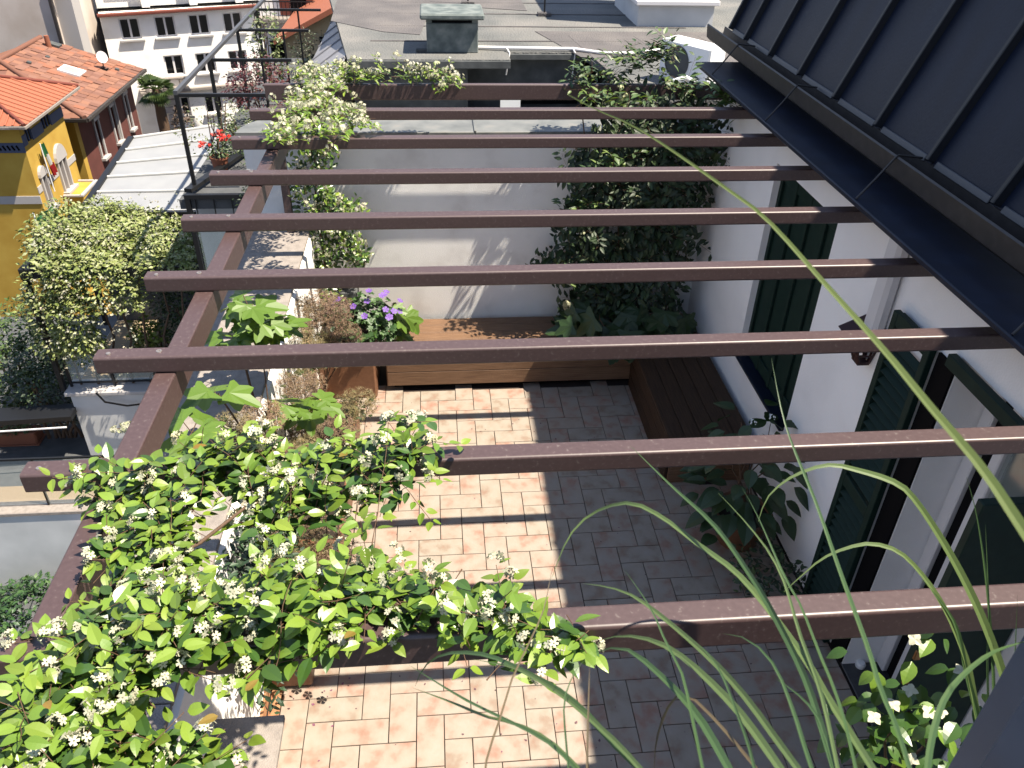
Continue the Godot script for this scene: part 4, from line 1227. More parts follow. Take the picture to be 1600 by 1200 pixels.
	grass_blade(t, [V(0.419,3.630,-0.335), V(0.427,3.631,-0.405), V(0.428,3.639,-0.469), V(0.417,3.651,-0.541), V(0.405,3.665,-0.603), V(0.377,3.691,-0.696), V(0.345,3.720,-0.781), V(0.315,3.735,-0.832), V(0.241,3.766,-0.940), V(0.193,3.777,-0.992), V(0.163,3.786,-1.025)], 0.0088, true)
	grass_blade(t, [V(0.470,3.247,-0.397), V(0.503,3.235,-0.450), V(0.539,3.228,-0.499), V(0.580,3.223,-0.543), V(0.629,3.216,-0.578), V(0.682,3.206,-0.608), V(0.737,3.190,-0.631), V(0.764,3.182,-0.641)], 0.0074)
	grass_blade(t, [V(1.141,2.387,-0.836), V(1.123,2.471,-0.886), V(1.114,2.555,-0.936), V(1.109,2.661,-0.998), V(1.110,2.744,-1.046), V(1.100,2.895,-1.135)], 0.0046)
	grass_blade(t, [V(1.151,2.387,-0.835), V(1.156,2.495,-0.898), V(1.163,2.585,-0.949), V(1.167,2.686,-1.007), V(1.169,2.769,-1.055)], 0.0037)
	grass_blade(t, [V(1.151,2.387,-0.835), V(1.129,2.507,-0.907), V(1.122,2.626,-0.977), V(1.110,2.744,-1.046), V(1.098,2.831,-1.098), V(1.080,2.918,-1.150), V(1.059,2.981,-1.188)], 0.0065)
	grass_blade(t, [V(0.389,3.251,-0.408), V(0.410,3.231,-0.496), V(0.412,3.225,-0.532), V(0.404,3.215,-0.565), V(0.392,3.204,-0.592)], 0.0042)
	grass_blade(t, [V(1.151,2.376,-0.827), V(1.108,2.472,-0.887), V(1.087,2.555,-0.937), V(1.065,2.626,-0.980), V(1.044,2.706,-1.029), V(1.009,2.756,-1.060), V(0.969,2.796,-1.086)], 0.0120)
	grass_blade(t, [V(0.369,3.250,-0.410), V(0.380,3.233,-0.474), V(0.389,3.224,-0.534), V(0.391,3.219,-0.599), V(0.377,3.209,-0.646), V(0.355,3.190,-0.673)], 0.0047)
	grass_blade(t, [V(0.305,3.249,-0.415), V(0.319,3.234,-0.478), V(0.323,3.225,-0.539), V(0.321,3.219,-0.604), V(0.306,3.211,-0.649)], 0.0037)

# ---------------------------------------------------------------- roofs straight behind the end wall
func near_roofs() -> void:
	var t := thing("neighbour_roof", "flat grey felt roof of the adjoining building with stained strips", "roof")
	var g := Geo.new()
	# deck in two depths round a sunken light well
	g.prism(PackedVector2Array([Vector2(-1.14, -11.45), Vector2(1.02, -11.45), Vector2(1.02, -11.9), Vector2(2.1, -11.9), Vector2(2.45, -9.6), Vector2(6.4, -9.6), Vector2(6.4, -30.0), Vector2(-1.95, -30.0), Vector2(-1.95, -17.0)]), 0.10, Transform3D(Basis(V(1, 0, 0), V(0, 0, 1), V(0, -1, 0)), V(0, 1.50, 0)))
	part("deck", g, M.asphalt_felt, t)
	g = Geo.new()
	g.prism(PackedVector2Array([Vector2(2.0, -11.6), Vector2(6.38, -11.0), Vector2(6.38, -13.3), Vector2(1.55, -13.3)]), 0.006, Transform3D(Basis(V(1, 0, 0), V(0, 0, 1), V(0, -1, 0)), V(0, 1.508, 0)))
	part("felt_patch", g, M.felt_brown, t)
	g = Geo.new()
	g.prism(PackedVector2Array([Vector2(-1.6, -14.0), Vector2(-0.75, -13.2), Vector2(-0.2, -13.0), Vector2(0.0, -15.5), Vector2(1.6, -15.0), Vector2(1.6, -22.0), Vector2(-1.9, -22.0)]), 0.006, Transform3D(Basis(V(1, 0, 0), V(0, 0, 1), V(0, -1, 0)), V(0, 1.508, 0)))
	part("felt_patch", g, M.felt_brown, t)
	for i in 9:
		boxpart("felt_lap", V(1.55, 1.506, -12.6 - 1.05 * i), V(4.9, 0.008, 0.05), M.felt_brown, t, 0.0, Basis(UP, rf(-0.01, 0.01)))
	for i in 4:
		boxpart("felt_lap", V(2.2 + 1.0 * i, 1.507, -11.4), V(0.05, 0.008, 3.2), M.felt_brown, t, 0.0, Basis(UP, 0.1))
	var edge := Geo.new()
	edge.bar(V(-1.14, 1.44, -11.44), V(1.02, 1.44, -11.44), 0.05, 0.10, 0.01)
	edge.bar(V(1.02, 1.44, -11.9), V(2.1, 1.44, -11.9), 0.05, 0.08, 0.01)
	edge.bar(V(2.1, 1.45, -11.9), V(2.45, 1.45, -9.6), 0.05, 0.06, 0.01)
	part("edge_trim", edge, M.felt_dark, t)
	span("wall", V(-1.1, -8.0, -11.9), V(0.45, 1.41, -11.6), M.felt_dark, t)
	span("wall", V(0.45, -8.0, -12.3), V(2.1, 1.41, -12.0), M.felt_dark, t)
	span("wall", V(2.46, -8.0, -20.0), V(6.3, 1.39, -9.75), M.felt_dark, t)
	span("wall", V(-1.1, -8.0, -29.0), V(2.2, 1.39, -12.4), M.felt_dark, t)
	span("vent_grille", V(1.0, 0.78, -11.995), V(2.05, 0.95, -11.97), M.black, t)
	span("hatch", V(0.90, 0.80, -11.62), V(1.18, 0.98, -11.56), M.white_plastic, t)
	# sloping metal strip on its flank
	for i in 9:
		var z := -9.7 - 0.98 * i
		var q := Geo.new()
		q.box(V(-1.55, 1.22, z - 0.47), V(0.86, 0.022, 0.97), 0.004, Basis(V(0, 0, 1), 0.60))
		q.box(V(-1.55, 1.235, z + 0.01), V(0.87, 0.04, 0.025), 0.004, Basis(V(0, 0, 1), 0.60))
		part("metal_sheet", q, M.zinc_light, t)
	span("flank", V(-1.9, -8.0, -18.5), V(-1.15, 0.9, -9.75), M.felt_dark, t)
	# low roof between the end wall and that building
	var lo := thing("low_roof", "pale flat lower roof strip just behind the zinc coping", "roof")
	span("deck", V(-1.3, 0.66, -11.55), V(6.3, 0.74, -7.1), M.zinc, lo)
	span("body", V(-1.28, -8.0, -11.5), V(6.2, 0.655, -7.15), M.grey_wall, lo)
	for i in 3:
		span("skylight", V(0.55 + 0.55 * i, 0.742, -9.9), V(1.0 + 0.55 * i, 0.80, -9.3), M.white_plastic, lo, 0.01)

	var c := thing("chimney_stack", "squat grey green rendered chimney with a thick flat cap on the felt roof", "chimney", V(0.255, 1.50, -12.15))
	boxpart("stack", V(0, 0.19, 0), V(0.70, 0.38, 0.62), M.chimney, c, 0.01)
	for s in [-1.0, 1.0]:
		boxpart("upright", V(0.31 * s, 0.41, 0), V(0.08, 0.08, 0.60), M.chimney, c)
	boxpart("flue_opening", V(0, 0.395, 0), V(0.54, 0.045, 0.56), M.black, c)
	boxpart("cap", V(0, 0.475, 0.03), V(0.86, 0.075, 0.80), M.chimney, c, 0.02)
	boxpart("flashing", V(-0.42, 0.025, 0.27), V(0.16, 0.05, 0.06), M.felt_dark, c, 0.01)
	c = thing("chimney_block", "tall grey rendered chimney block with a white ledge at the top edge", "chimney", V(3.85, 1.50, -14.2))
	boxpart("stack", V(0, 0.16, -0.5), V(1.22, 0.32, 1.9), M.grey_wall, c)
	boxpart("ledge", V(0, 0.355, 0.02), V(1.34, 0.07, 1.02), M.frame_white, c, 0.01)
	boxpart("unseen_upper_stack", V(0.0, 1.6, -0.6), V(1.15, 2.42, 1.9), M.grey_wall, c)  # out of view, sized to throw the shadow across the felt roof
	# air conditioner
	var a := thing("air_conditioner", "white outdoor air conditioning unit beside the end of the gutter", "air conditioner", V(3.12, 1.505, -10.2))
	var rot := Basis(UP, -1.0)
	boxpart("casing", V(0, 0.26, 0), V(0.78, 0.46, 0.30), M.white_plastic, a, 0.02, rot)
	var fan := Geo.new()
	var fx := Transform3D(rot * Basis(V(1, 0, 0), PI / 2), rot * V(-0.10, 0, 0.151) + V(0, 0.26, 0))
	var ring := Geo.new()
	ring.lathe([Vector2(0.19, 0), Vector2(0.19, 0.012), Vector2(0.175, 0.012), Vector2(0.175, 0.004), Vector2(0, 0.003)], 20)
	fan.add(ring, fx)
	part("fan_grille", fan, M.felt_dark, a)
	for s in [-1.0, 1.0]:
		boxpart("foot", rot * V(0.28 * s, 0, 0) + V(0, 0.015, 0), V(0.05, 0.03, 0.32), M.iron, a, 0.0, rot)
	var hose := Geo.new()
	hose.tube([V(2.72, 1.53, -9.75), V(2.80, 1.66, -9.70), V(2.92, 1.70, -9.68), V(3.05, 1.64, -9.68), V(3.08, 1.52, -9.72)], [0.035], 8)
	part("hose", hose, M.white_plastic, a).position = -a.position
	var pi := thing("roof_pipe", "long white lagged pipe lying along the edge of the felt roof", "pipe")
	g = Geo.new()
	g.tube([V(0.62, 1.53, -12.05), V(1.05, 1.54, -11.98), V(1.5, 1.535, -11.98), V(1.95, 1.535, -11.96), V(2.3, 1.53, -11.75), V(2.7, 1.53, -11.72), V(3.2, 1.53, -11.95), V(3.9, 1.53, -12.2), V(4.6, 1.53, -12.4)], [0.024], 8)
	part("tube", g, M.frame_white, pi)
	g = Geo.new()
	g.tube([V(1.0, 1.55, -11.96), V(1.04, 1.50, -11.85), V(1.02, 1.35, -11.86), V(1.0, 1.2, -11.9)], [0.012], 6)
	g.tube([V(1.93, 1.55, -11.96), V(1.96, 1.50, -11.85), V(1.95, 1.35, -11.88), V(1.95, 1.2, -11.93)], [0.012], 6)
	part("branch", g, M.frame_white, pi)
	for p in [[0.62, -15.6], [1.85, -14.6]]:
		var an := thing("antenna_stub", ["thin metal rod on the felt roof behind the squat chimney", "thin metal rod on the felt roof near the tall block's shadow"][0 if p[0] < 1.0 else 1], "rod", V(p[0], 1.51, p[1]))
		boxpart("foot", V(0, 0.02, 0), V(0.22, 0.04, 0.16), M.felt_brown, an)
		g = Geo.new()
		g.tube([V(0, 0.04, 0), V(0, 1.3, 0)], [0.014], 6)
		part("rod", g, M.iron, an)

# ---------------------------------------------------------------- the neighbours' terraces
func trellis() -> void:
	var t := thing("steel_trellis", "black steel trellis frame of posts and rails on the neighbouring roof terrace", "frame")
	var top := 1.40
	var zs := [-10.2, -11.97, -13.96, -15.7]
	var g := Geo.new()
	g.bar(V(-3.05, top, -10.18), V(-3.05, top, -17.4), 0.05, 0.05, 0.005)
	part("top_rail", g, M.lead, t)
	for i in 4:
		g = Geo.new()
		g.bar(V(-3.05, 0.2, zs[i]), V(-3.05, top - 0.026, zs[i]), 0.045, 0.045, 0.004, V(0, 0, 1))
		part("post", g, M.iron, t)
		g = Geo.new()
		g.bar(V(-3.02, top - 0.03, zs[i]), V(-1.95, top - 0.03, zs[i]), 0.04, 0.04, 0.004)
		part("cross_rail", g, M.iron, t)
		if i > 0:
			g = Geo.new()
			g.bar(V(-2.35, 0.25, zs[i]), V(-2.35, top - 0.052, zs[i]), 0.03, 0.03, 0.004, V(0, 0, 1))
			part("post", g, M.iron, t)
	var d := thing("roof_terrace", "neighbouring roof terrace with glazed front below the black trellis", "terrace")
	span("slab", V(-3.2, 0.05, -17.5), V(-1.66, 0.17, -9.95), M.floor_dark, d)
	span("block", V(-3.1, -3.6, -17.4), V(-1.95, 0.045, -10.2), M.grey_wall, d)
	g = Geo.new()
	g.bar(V(-3.12, 0.22, -9.93), V(-1.62, 0.22, -9.93), 0.06, 0.06, 0.004)
	g.bar(V(-3.10, -0.10, -9.93), V(-1.62, -0.10, -9.93), 0.03, 0.03, 0.004)
	for i in 7:
		g.bar(V(-3.0 + 0.22 * i, -0.09, -9.93), V(-3.0 + 0.22 * i, 0.19, -9.93), 0.012, 0.012, 0.002, V(0, 0, 1))
	g.bar(V(-3.09, -1.2, -9.93), V(-3.09, 0.19, -9.93), 0.06, 0.06, 0.004, V(0, 0, 1))
	part("railing", g, M.iron, d)
	span("pane", V(-3.04, -1.15, -9.94), V(-2.4, -0.13, -9.925), M.glass, d)
	g = Geo.new()
	g.bar(V(-3.1, 0.25, -10.05), V(-2.5, 0.25, -12.2), 0.10, 0.05, 0.005)
	part("shelf", g, M.iron, d)
	# plants up there
	var tiny := leaf_geo(1.0, 0.45, 0.15, 0.15, 1.0, 2).mesh()
	for b in [["japanese_maple", "dark red japanese maple behind the far end of the pergola", "shrub", V(-2.62, 0.80, -12.9), V(0.62, 0.48, 0.5), 1500, 0.06, [Color(0.11, 0.016, 0.022), Color(0.15, 0.025, 0.03), Color(0.075, 0.012, 0.016)], M.leaf_dark],
			["potted_shrub", "light green shrub under the red maple on the roof terrace", "shrub", V(-2.72, 0.45, -11.7), V(0.36, 0.42, 0.4), 900, 0.05, [Color(0.10, 0.15, 0.04), Color(0.15, 0.19, 0.06), Color(0.06, 0.10, 0.03)], M.leaf_any],
			["bamboo_clump", "airy yellow green bamboo clump standing behind the black trellis", "shrub", V(-2.75, 0.95, -14.6), V(0.34, 0.75, 0.35), 620, 0.08, [Color(0.17, 0.22, 0.06), Color(0.10, 0.16, 0.05), Color(0.22, 0.26, 0.10)], M.leaf_any],
			["potted_shrub", "dark green foliage trailing over the glazed terrace front", "shrub", V(-2.18, 0.15, -9.85), V(0.36, 0.35, 0.18), 600, 0.05, [Color(0.03, 0.06, 0.02), Color(0.06, 0.10, 0.03)], M.leaf_dark],
			["potted_shrub", "green herbs in a trough with one yellow flower by the geraniums", "shrub", V(-2.40, 0.50, -10.9), V(0.28, 0.34, 0.3), 420, 0.05, [Color(0.06, 0.11, 0.03), Color(0.10, 0.15, 0.05)], M.leaf_any],
			["climbing_plant", "sparse leafy climber twining up the nearest black trellis post", "climbing plant", V(-3.0, 0.75, -11.2), V(0.5, 0.35, 0.9), 200, 0.05, [Color(0.13, 0.17, 0.06), Color(0.2, 0.22, 0.10)], M.leaf_any],
			["potted_shrub", "olive toned bushes at the far end of the black trellis", "shrub", V(-2.2, 0.55, -16.3), V(0.55, 0.4, 0.4), 700, 0.06, [Color(0.06, 0.09, 0.04), Color(0.11, 0.12, 0.06)], M.leaf_any]]:
		var s := thing(b[0], b[1], b[2])
		var c := Crop.new()
		var k := "leaf_dark" if b[8] == M.leaf_dark else "leaf_any"
		crown(c, b[3], b[4], b[5], b[6], k)
		var r: Vector3 = b[4]
		for i in 5:
			stick(c, V(b[3].x + rf(-0.05, 0.05), 0.15, b[3].z), b[3] + V(rf(-0.5, 0.5) * r.x, r.y * 0.5, rf(-0.5, 0.5) * r.z), 0.012)
		settle(s, c, tiny, 0, [], null, 0, M.bark, {k: b[7]})
	var ge := pot("geranium_pot", "terracotta pot of bright red geraniums on the black shelf beside the trellis", V(-2.90, 0.175, -11.0), 0.12, 0.19, M.terracotta)
	var c := Crop.new()
	crown(c, V(0, 0.28, 0), V(0.19, 0.14, 0.19), 240, 0.05, "leaf_any")
	for i in 46:
		var head := i % 3
		c.blooms.append(Transform3D(aim(V(rf(-1, 1), 1, rf(-0.3, 1)).normalized(), rf(0, TAU)), [V(0.12, 0.44, 0.05), V(-0.13, 0.38, 0.1), V(0.02, 0.47, -0.1)][head] + V(rf(-1, 1), rf(-0.6, 0.6), rf(-1, 1)) * 0.075))
	var rg := Geo.new()
	for k in 5:
		rg.add(leaf_geo(0.028, 0.024, 0.1, 0.0, 1.0, 2), Transform3D(Basis(UP, TAU * k / 5.0), Vector3.ZERO))
	settle(ge, c, tiny, 0, [rg.mesh()], M.red_petal, 46, null, {"leaf_any": [Color(0.07, 0.13, 0.04), Color(0.10, 0.17, 0.05)]})

func lower_terraces() -> void:
	# conservatory roof
	var t := thing("conservatory", "low conservatory with pale grey panel roof and white rails", "conservatory")
	var g := Geo.new()
	var a := V(-5.50, -1.02, -12.65)
	var b := V(-3.75, -1.02, -12.45)
	var c := V(-3.75, -0.86, -16.7)
	var d := V(-5.62, -0.86, -15.7)
	for i in 5:
		var f0 := i / 5.0
		var f1 := (i + 1) / 5.0
		g = Geo.new()
		var q := [a.lerp(d, f0), b.lerp(c, f0), b.lerp(c, f1), a.lerp(d, f1)]
		g.quad(q[0], q[1], q[2], q[3], UP)
		g.quad(q[0] - UP * 0.03, q[1] - UP * 0.03, q[2] - UP * 0.03, q[3] - UP * 0.03, -UP)
		part("roof_panel", g, M.awning, t)
	for i in 6:
		g = Geo.new()
		g.bar(a.lerp(d, i / 5.0) + UP * 0.02, b.lerp(c, i / 5.0) + UP * 0.02, 0.05, 0.03, 0.004)
		part("rail", g, M.awning_rail, t)
	g = Geo.new()
	g.bar(a + V(-0.05, -0.02, 0.05), d + V(-0.05, -0.02, 0), 0.10, 0.12, 0.01)
	g.bar(a + V(-0.05, -0.10, 0.06), b + V(0.05, -0.10, 0.06), 0.10, 0.12, 0.01)
	part("gutter", g, M.iron, t)
	span("wall", V(-5.45, -3.4, -15.6), V(-3.8, -1.06, -12.75), M.floor_dark, t)

	# the terrace under the jasmine pergola
	t = thing("lower_terrace", "grey walled lower terrace with white coping and glass balustrade under the jasmine arbour", "terrace")
	span("wall", V(-5.52, -9.0, -12.3), V(-1.62, -3.02, -10.42), M.grey_wall, t)
	span("coping", V(-5.58, -3.015, -10.75), V(-1.62, -2.95, -10.36), M.stone_trim, t, 0.01)
	span("floor", V(-5.5, -3.018, -12.6), V(-1.63, -3.0, -10.76), M.floor_tan, t)
	span("back_wall", V(-5.5, -3.0, -12.72), V(-1.63, -1.15, -12.62), M.floor_dark, t)
	g = Geo.new()
	g.bar(V(-5.55, -2.36, -10.55), V(-1.62, -2.36, -10.55), 0.07, 0.06, 0.005)
	g.bar(V(-5.5, -2.88, -10.55), V(-1.62, -2.88, -10.55), 0.03, 0.03, 0.004)
	for i in 7:
		g.bar(V(-5.52 + 0.62 * i, -2.95, -10.55), V(-5.52 + 0.62 * i, -2.39, -10.55), 0.035, 0.035, 0.004, V(0, 0, 1))
	part("railing", g, M.iron, t)
	for i in 6:
		span("pane", V(-5.49 + 0.62 * i, -2.86, -10.555), V(-4.93 + 0.62 * i, -2.40, -10.545), M.glass, t)
	var h := Geo.new()
	h.tube([V(-5.1, -2.93, -10.33), V(-5.0, -3.08, -10.30), V(-4.7, -3.16, -10.30), V(-4.35, -3.12, -10.30), V(-4.15, -2.93, -10.33)], [0.016], 6)
	tag(part("garden_hose", h, M.black, self), "black hose looped over the white coping of the lower terrace", "hose")

	# black arbour covered in star jasmine
	t = thing("steel_arbour", "black steel arbour frame under the pale flowering jasmine on the lower terrace", "frame")
	g = Geo.new()
	g.bar(V(-5.66, -1.06, -10.5), V(-3.3, -1.06, -10.5), 0.09, 0.15, 0.006)
	g.bar(V(-5.62, -1.06, -10.5), V(-5.62, -1.06, -12.5), 0.09, 0.15, 0.006)
	g.bar(V(-5.66, -1.06, -12.45), V(-3.3, -1.06, -12.45), 0.09, 0.15, 0.006)
	part("beam", g, M.iron, t)
	for x in [-5.62, -3.4]:
		for z in [-10.5, -12.45]:
			g = Geo.new()
			g.bar(V(x, -2.98, z), V(x, -1.14, z), 0.07, 0.07, 0.005, V(0, 0, 1))
			part("post", g, M.iron, t)
	var tiny := leaf_geo(1.0, 0.5, 0.15, 0.15, 1.0, 2).mesh()
	t = thing("arbour_jasmine", "mass of pale flowering star jasmine covering the lower black arbour", "climbing plant")
	var cr := Crop.new()
	crown(cr, V(-4.75, -0.98, -11.6), V(0.92, 0.34, 0.95), 6500, 0.075, "leaf_any", 0.5)
	crown(cr, V(-3.85, -0.98, -11.2), V(0.65, 0.30, 0.75), 3000, 0.075, "leaf_any", 0.5)
	crown(cr, V(-5.45, -0.9, -11.6), V(0.55, 0.36, 0.85), 1800, 0.075, "leaf_any", 0.5)
	crown(cr, V(-5.45, -1.75, -10.45), V(0.36, 0.95, 0.25), 1500, 0.072, "leaf_any", 0.5)
	crown(cr, V(-4.9, -0.98, -10.55), V(0.75, 0.2, 0.26), 1500, 0.075, "leaf_any", 0.5)
	crown(cr, V(-3.7, -0.98, -10.55), V(0.55, 0.2, 0.24), 900, 0.075, "leaf_any", 0.5)
	crown(cr, V(-5.5, -0.98, -11.6), V(0.25, 0.2, 0.9), 900, 0.075, "leaf_any", 0.5)
	crown(cr, V(-5.0, -1.0, -11.9), V(0.5, 0.46, 0.5), 2000, 0.075, "leaf_any", 0.5)
	crown(cr, V(-5.15, -1.75, -10.42), V(0.42, 0.95, 0.22), 3000, 0.07, "leaf_any", 0.5)
	crown(cr, V(-4.6, -1.35, -10.45), V(0.65, 0.42, 0.2), 1500, 0.07, "leaf_any", 0.5)
	for i in 300:
		var p := V(rf(-5.6, -3.3), -0.72 + rf(-0.1, 0.06), rf(-12.4, -10.5))
		if rng.randf() < 0.4:
			p = V(rf(-5.55, -4.3), rf(-2.6, -1.0), -10.25 + rf(-0.08, 0.05))
		cr.blooms.append(Transform3D(aim(V(rf(-1, 1), 1, rf(-0.3, 1)).normalized(), rf(0, TAU)), p))
	for i in 7:
		stick(cr, V(-5.4 + 0.25 * i, -2.95, -10.6), V(-5.3 + 0.28 * i, -1.1, -10.7), 0.02, 0.08)
	settle(t, cr, tiny, 0, [cluster_geo(5, 0.03, 0.028).mesh()], M.petal, 0, M.bark, {"leaf_any": [Color(0.30, 0.36, 0.09), Color(0.38, 0.43, 0.14), Color(0.21, 0.28, 0.06), Color(0.46, 0.49, 0.24)]})
	for pl in [["potted_shrub", "bright lime shrub inside the arbour's shade", V(-4.4, -2.35, -10.95), V(0.36, 0.36, 0.25), 700, [Color(0.24, 0.30, 0.03), Color(0.18, 0.25, 0.03)]],
			["potted_shrub", "tall dark leaved shrub in the shade below the arbour jasmine", V(-3.75, -1.95, -10.95), V(0.62, 0.75, 0.3), 1300, [Color(0.03, 0.06, 0.02), Color(0.05, 0.09, 0.03), Color(0.09, 0.13, 0.04)]]]:
		var s := thing(pl[0], pl[1], "shrub")
		cr = Crop.new()
		crown(cr, pl[2], pl[3], pl[4], 0.07, "leaf_any", 0.7)
		for i in 6:
			stick(cr, V(pl[2].x + rf(-0.3, 0.3), -2.98, pl[2].z), pl[2] + V(rf(-0.3, 0.3), 0.1, 0), 0.02, 0.06)
		settle(s, cr, tiny, 0, [], null, 0, M.bark, {"leaf_any": pl[5]})
	pot("clay_pot", "terracotta pot under the dark shrub on the lower terrace", V(-3.9, -3.0, -11.1), 0.16, 0.34, M.terracotta)

	# a storey lower: dark terrace with glass front, hedge, shrubs
	var fl := span("lower_floor", V(-12.0, -4.35, -15.0), V(-1.9, -4.2, -9.11), M.floor_dark, self)
	structure(fl)
	t = thing("lower_balustrade", "white capped grey parapet with frameless glass railing on the lowest terrace", "balustrade")
	span("wall", V(-9.0, -9.0, -9.1), V(-1.9, -3.98, -8.88), M.grey_wall, t)
	span("coping", V(-9.0, -3.975, -9.12), V(-1.9, -3.91, -8.86), M.cap_stone, t, 0.01)
	span("floor", V(-9.0, -4.19, -9.75), V(-1.9, -4.17, -9.12), M.floor_tan, t)
	for i in 6:
		span("pane", V(-7.5 + 0.98 * i, -3.88, -9.02), V(-6.55 + 0.98 * i, -3.10, -9.005), M.glass, t)
		if i > 0:
			span("clamp_post", V(-7.525 + 0.98 * i, -3.9, -9.04), V(-7.505 + 0.98 * i, -3.10, -9.0), M.iron, t)
	g = Geo.new()
	g.bar(V(-7.6, -3.08, -9.01), V(-1.9, -3.08, -9.01), 0.03, 0.03, 0.003)
	part("rail", g, M.iron, t)
	t = thing("shade_beam", "flat black steel beam crossing above the lowest terrace to the grey wall", "beam")
	g = Geo.new()
	g.bar(V(-9.5, -3.28, -10.1), V(-5.5, -3.28, -10.35), 0.34, 0.09, 0.008)
	part("beam", g, M.iron, t)
	g = Geo.new()
	g.bar(V(-9.5, -3.3, -9.78), V(-5.5, -3.3, -10.0), 0.02, 0.02, 0.003)
	part("rail", g, M.frame_white, t)
	tag(span("red_panel", V(-5.15, -4.60, -8.87), V(-4.3, -4.20, -8.74), M.brick_red, self), "dark red brick panel on the grey wall above the clipped hedge", "wall panel")
	for pl in [["hedge", "dense clipped green hedge at the foot of the lowest grey wall", "hedge", V(-5.7, -5.45, -7.95), V(1.7, 0.92, 0.95), 8000, 0.095, [Color(0.05, 0.13, 0.035), Color(0.08, 0.17, 0.04), Color(0.035, 0.085, 0.025)], -9.0],
			["conifer_shrub", "feathery bright green conifer beside the black arbour post", "shrub", V(-7.0, -3.2, -11.9), V(1.05, 0.95, 0.9), 3600, 0.09, [Color(0.09, 0.17, 0.035), Color(0.13, 0.21, 0.04), Color(0.06, 0.11, 0.03)], -4.2],
			["garden_shrub", "dark green shrub with a red bloom below the arbour's glass front", "shrub", V(-6.2, -3.15, -10.95), V(0.6, 0.75, 0.55), 1900, 0.07, [Color(0.04, 0.08, 0.03), Color(0.07, 0.11, 0.035), Color(0.03, 0.055, 0.02)], -4.2],
			["garden_shrub", "mid green shrub at the edge of the lowest terrace", "shrub", V(-7.6, -3.35, -10.9), V(0.8, 0.8, 0.7), 1900, 0.07, [Color(0.08, 0.14, 0.035), Color(0.11, 0.18, 0.04)], -4.2],
			["garden_shrub", "grey leaved white flowering shrub in the corner of the lowest terrace", "shrub", V(-5.95, -3.55, -10.95), V(0.42, 0.42, 0.35), 900, 0.06, [Color(0.10, 0.125, 0.10), Color(0.17, 0.19, 0.16), Color(0.05, 0.07, 0.045)], -4.2],
			["garden_shrub", "small leafy plant in the long terracotta trough", "shrub", V(-6.75, -3.85, -10.9), V(0.34, 0.22, 0.18), 420, 0.06, [Color(0.07, 0.13, 0.035), Color(0.12, 0.18, 0.06)], -4.1]]:
		var s := thing(pl[0], pl[1], pl[2])
		cr = Crop.new()
		crown(cr, pl[3], pl[4], pl[5], pl[6], "leaf_any", 0.45)
		for i in 4:
			stick(cr, V(pl[3].x + rf(-0.2, 0.2), pl[8], pl[3].z), pl[3] + V(rf(-0.4, 0.4), 0.0, 0) * pl[4], 0.03, 0.05)
		settle(s, cr, tiny, 0, [], null, 0, M.bark, {"leaf_any": pl[7]})
	t = thing("terracotta_trough", "long terracotta trough on the dark floor of the lowest terrace", "planter", V(-6.75, -4.2, -10.9))
	boxpart("tub", V(0, 0.12, 0), V(0.62, 0.22, 0.26), M.terracotta, t, 0.02)
	boxpart("saucer", V(0, 0.012, 0), V(0.66, 0.022, 0.30), M.terracotta, t, 0.005)

# ---------------------------------------------------------------- houses down the street
func tiled_slope(t: Node, called: String, a: Vector3, b: Vector3, c: Vector3, d: Vector3, nu: int, nv: int, cols: Array, rough := 0.02) -> void:
	# a-b along the eave, d-c along the ridge; one small curved-edged slab per tile
	var g := Geo.new()
	g.box(V(0, 0, 0), V(1, 1, 1), 0.08)
	var xs := []
	var cl := []
	for j in nv:
		var f := (j + 0.5) / nv
		var l := a.lerp(d, f)
		var r := b.lerp(c, f)
		var n := maxi(1, int(nu * l.distance_to(r) / a.distance_to(b)))
		var ex := (r - l).normalized()
		var ey := (a.lerp(d, 0.0) - d).normalized()
		ey = (ey - ex * ex.dot(ey)).normalized()
		var ez := ex.cross(ey).normalized()
		var w := l.distance_to(r) / n
		var hgt := (a - d).length() / nv * absf(ey.dot((a - d).normalized()))
		for i in n:
			var p := l.lerp(r, (i + 0.5) / n)
			var bs := Basis(ex * w * 0.97, ez * 0.035, ey * hgt * 1.12)
			xs.append(Transform3D(Basis(ey, rf(-0.03, 0.03)) * bs, p + ez * (signf(ez.y) * 0.02 + rf(-rough, rough)) + V(0, 0.012, 0)))
			var q: Color = cols[rng.randi() % cols.size()] * 0.64
			cl.append(q)
	copies(called, g.mesh(), xs, cl, M.tile_any, t)

func arch_window(t: Node, xf: Transform3D, x0: float, x1: float, y0: float, y1: float, arch: float, lights: int) -> void:
	var w := thing_part("window", t)
	w.transform = xf
	var g := Geo.new()
	g.box(V((x0 + x1) * 0.5, (y0 + y1) * 0.5, -0.08), V(x1 - x0, y1 - y0, 0.03))
	part("pane", g, M.curtain, w)
	g = Geo.new()
	for i in lights + 1:
		var x := lerpf(x0, x1, float(i) / lights)
		g.box(V(x, (y0 + y1) * 0.5, 0.0), V(0.075, y1 - y0, 0.16), 0.01)
	var poly := PackedVector2Array([Vector2(x0 - 0.10, y1)])
	for i in 11:
		var a := PI - PI * i / 10.0
		poly.append(Vector2((x0 + x1) * 0.5 + cos(a) * ((x1 - x0) * 0.5 + 0.10), y1 + sin(a) * arch))
	poly.append(Vector2(x1 + 0.10, y1))
	g.prism(poly, 0.12, Transform3D(Basis(), V(0, 0, -0.02)))
	part("surround", g, M.stone_trim, w)
	g = Geo.new()
	g.box(V((x0 + x1) * 0.5, y0 - 0.05, 0.08), V(x1 - x0 + 0.22, 0.10, 0.26), 0.01)
	part("sill", g, M.stone_trim, w)

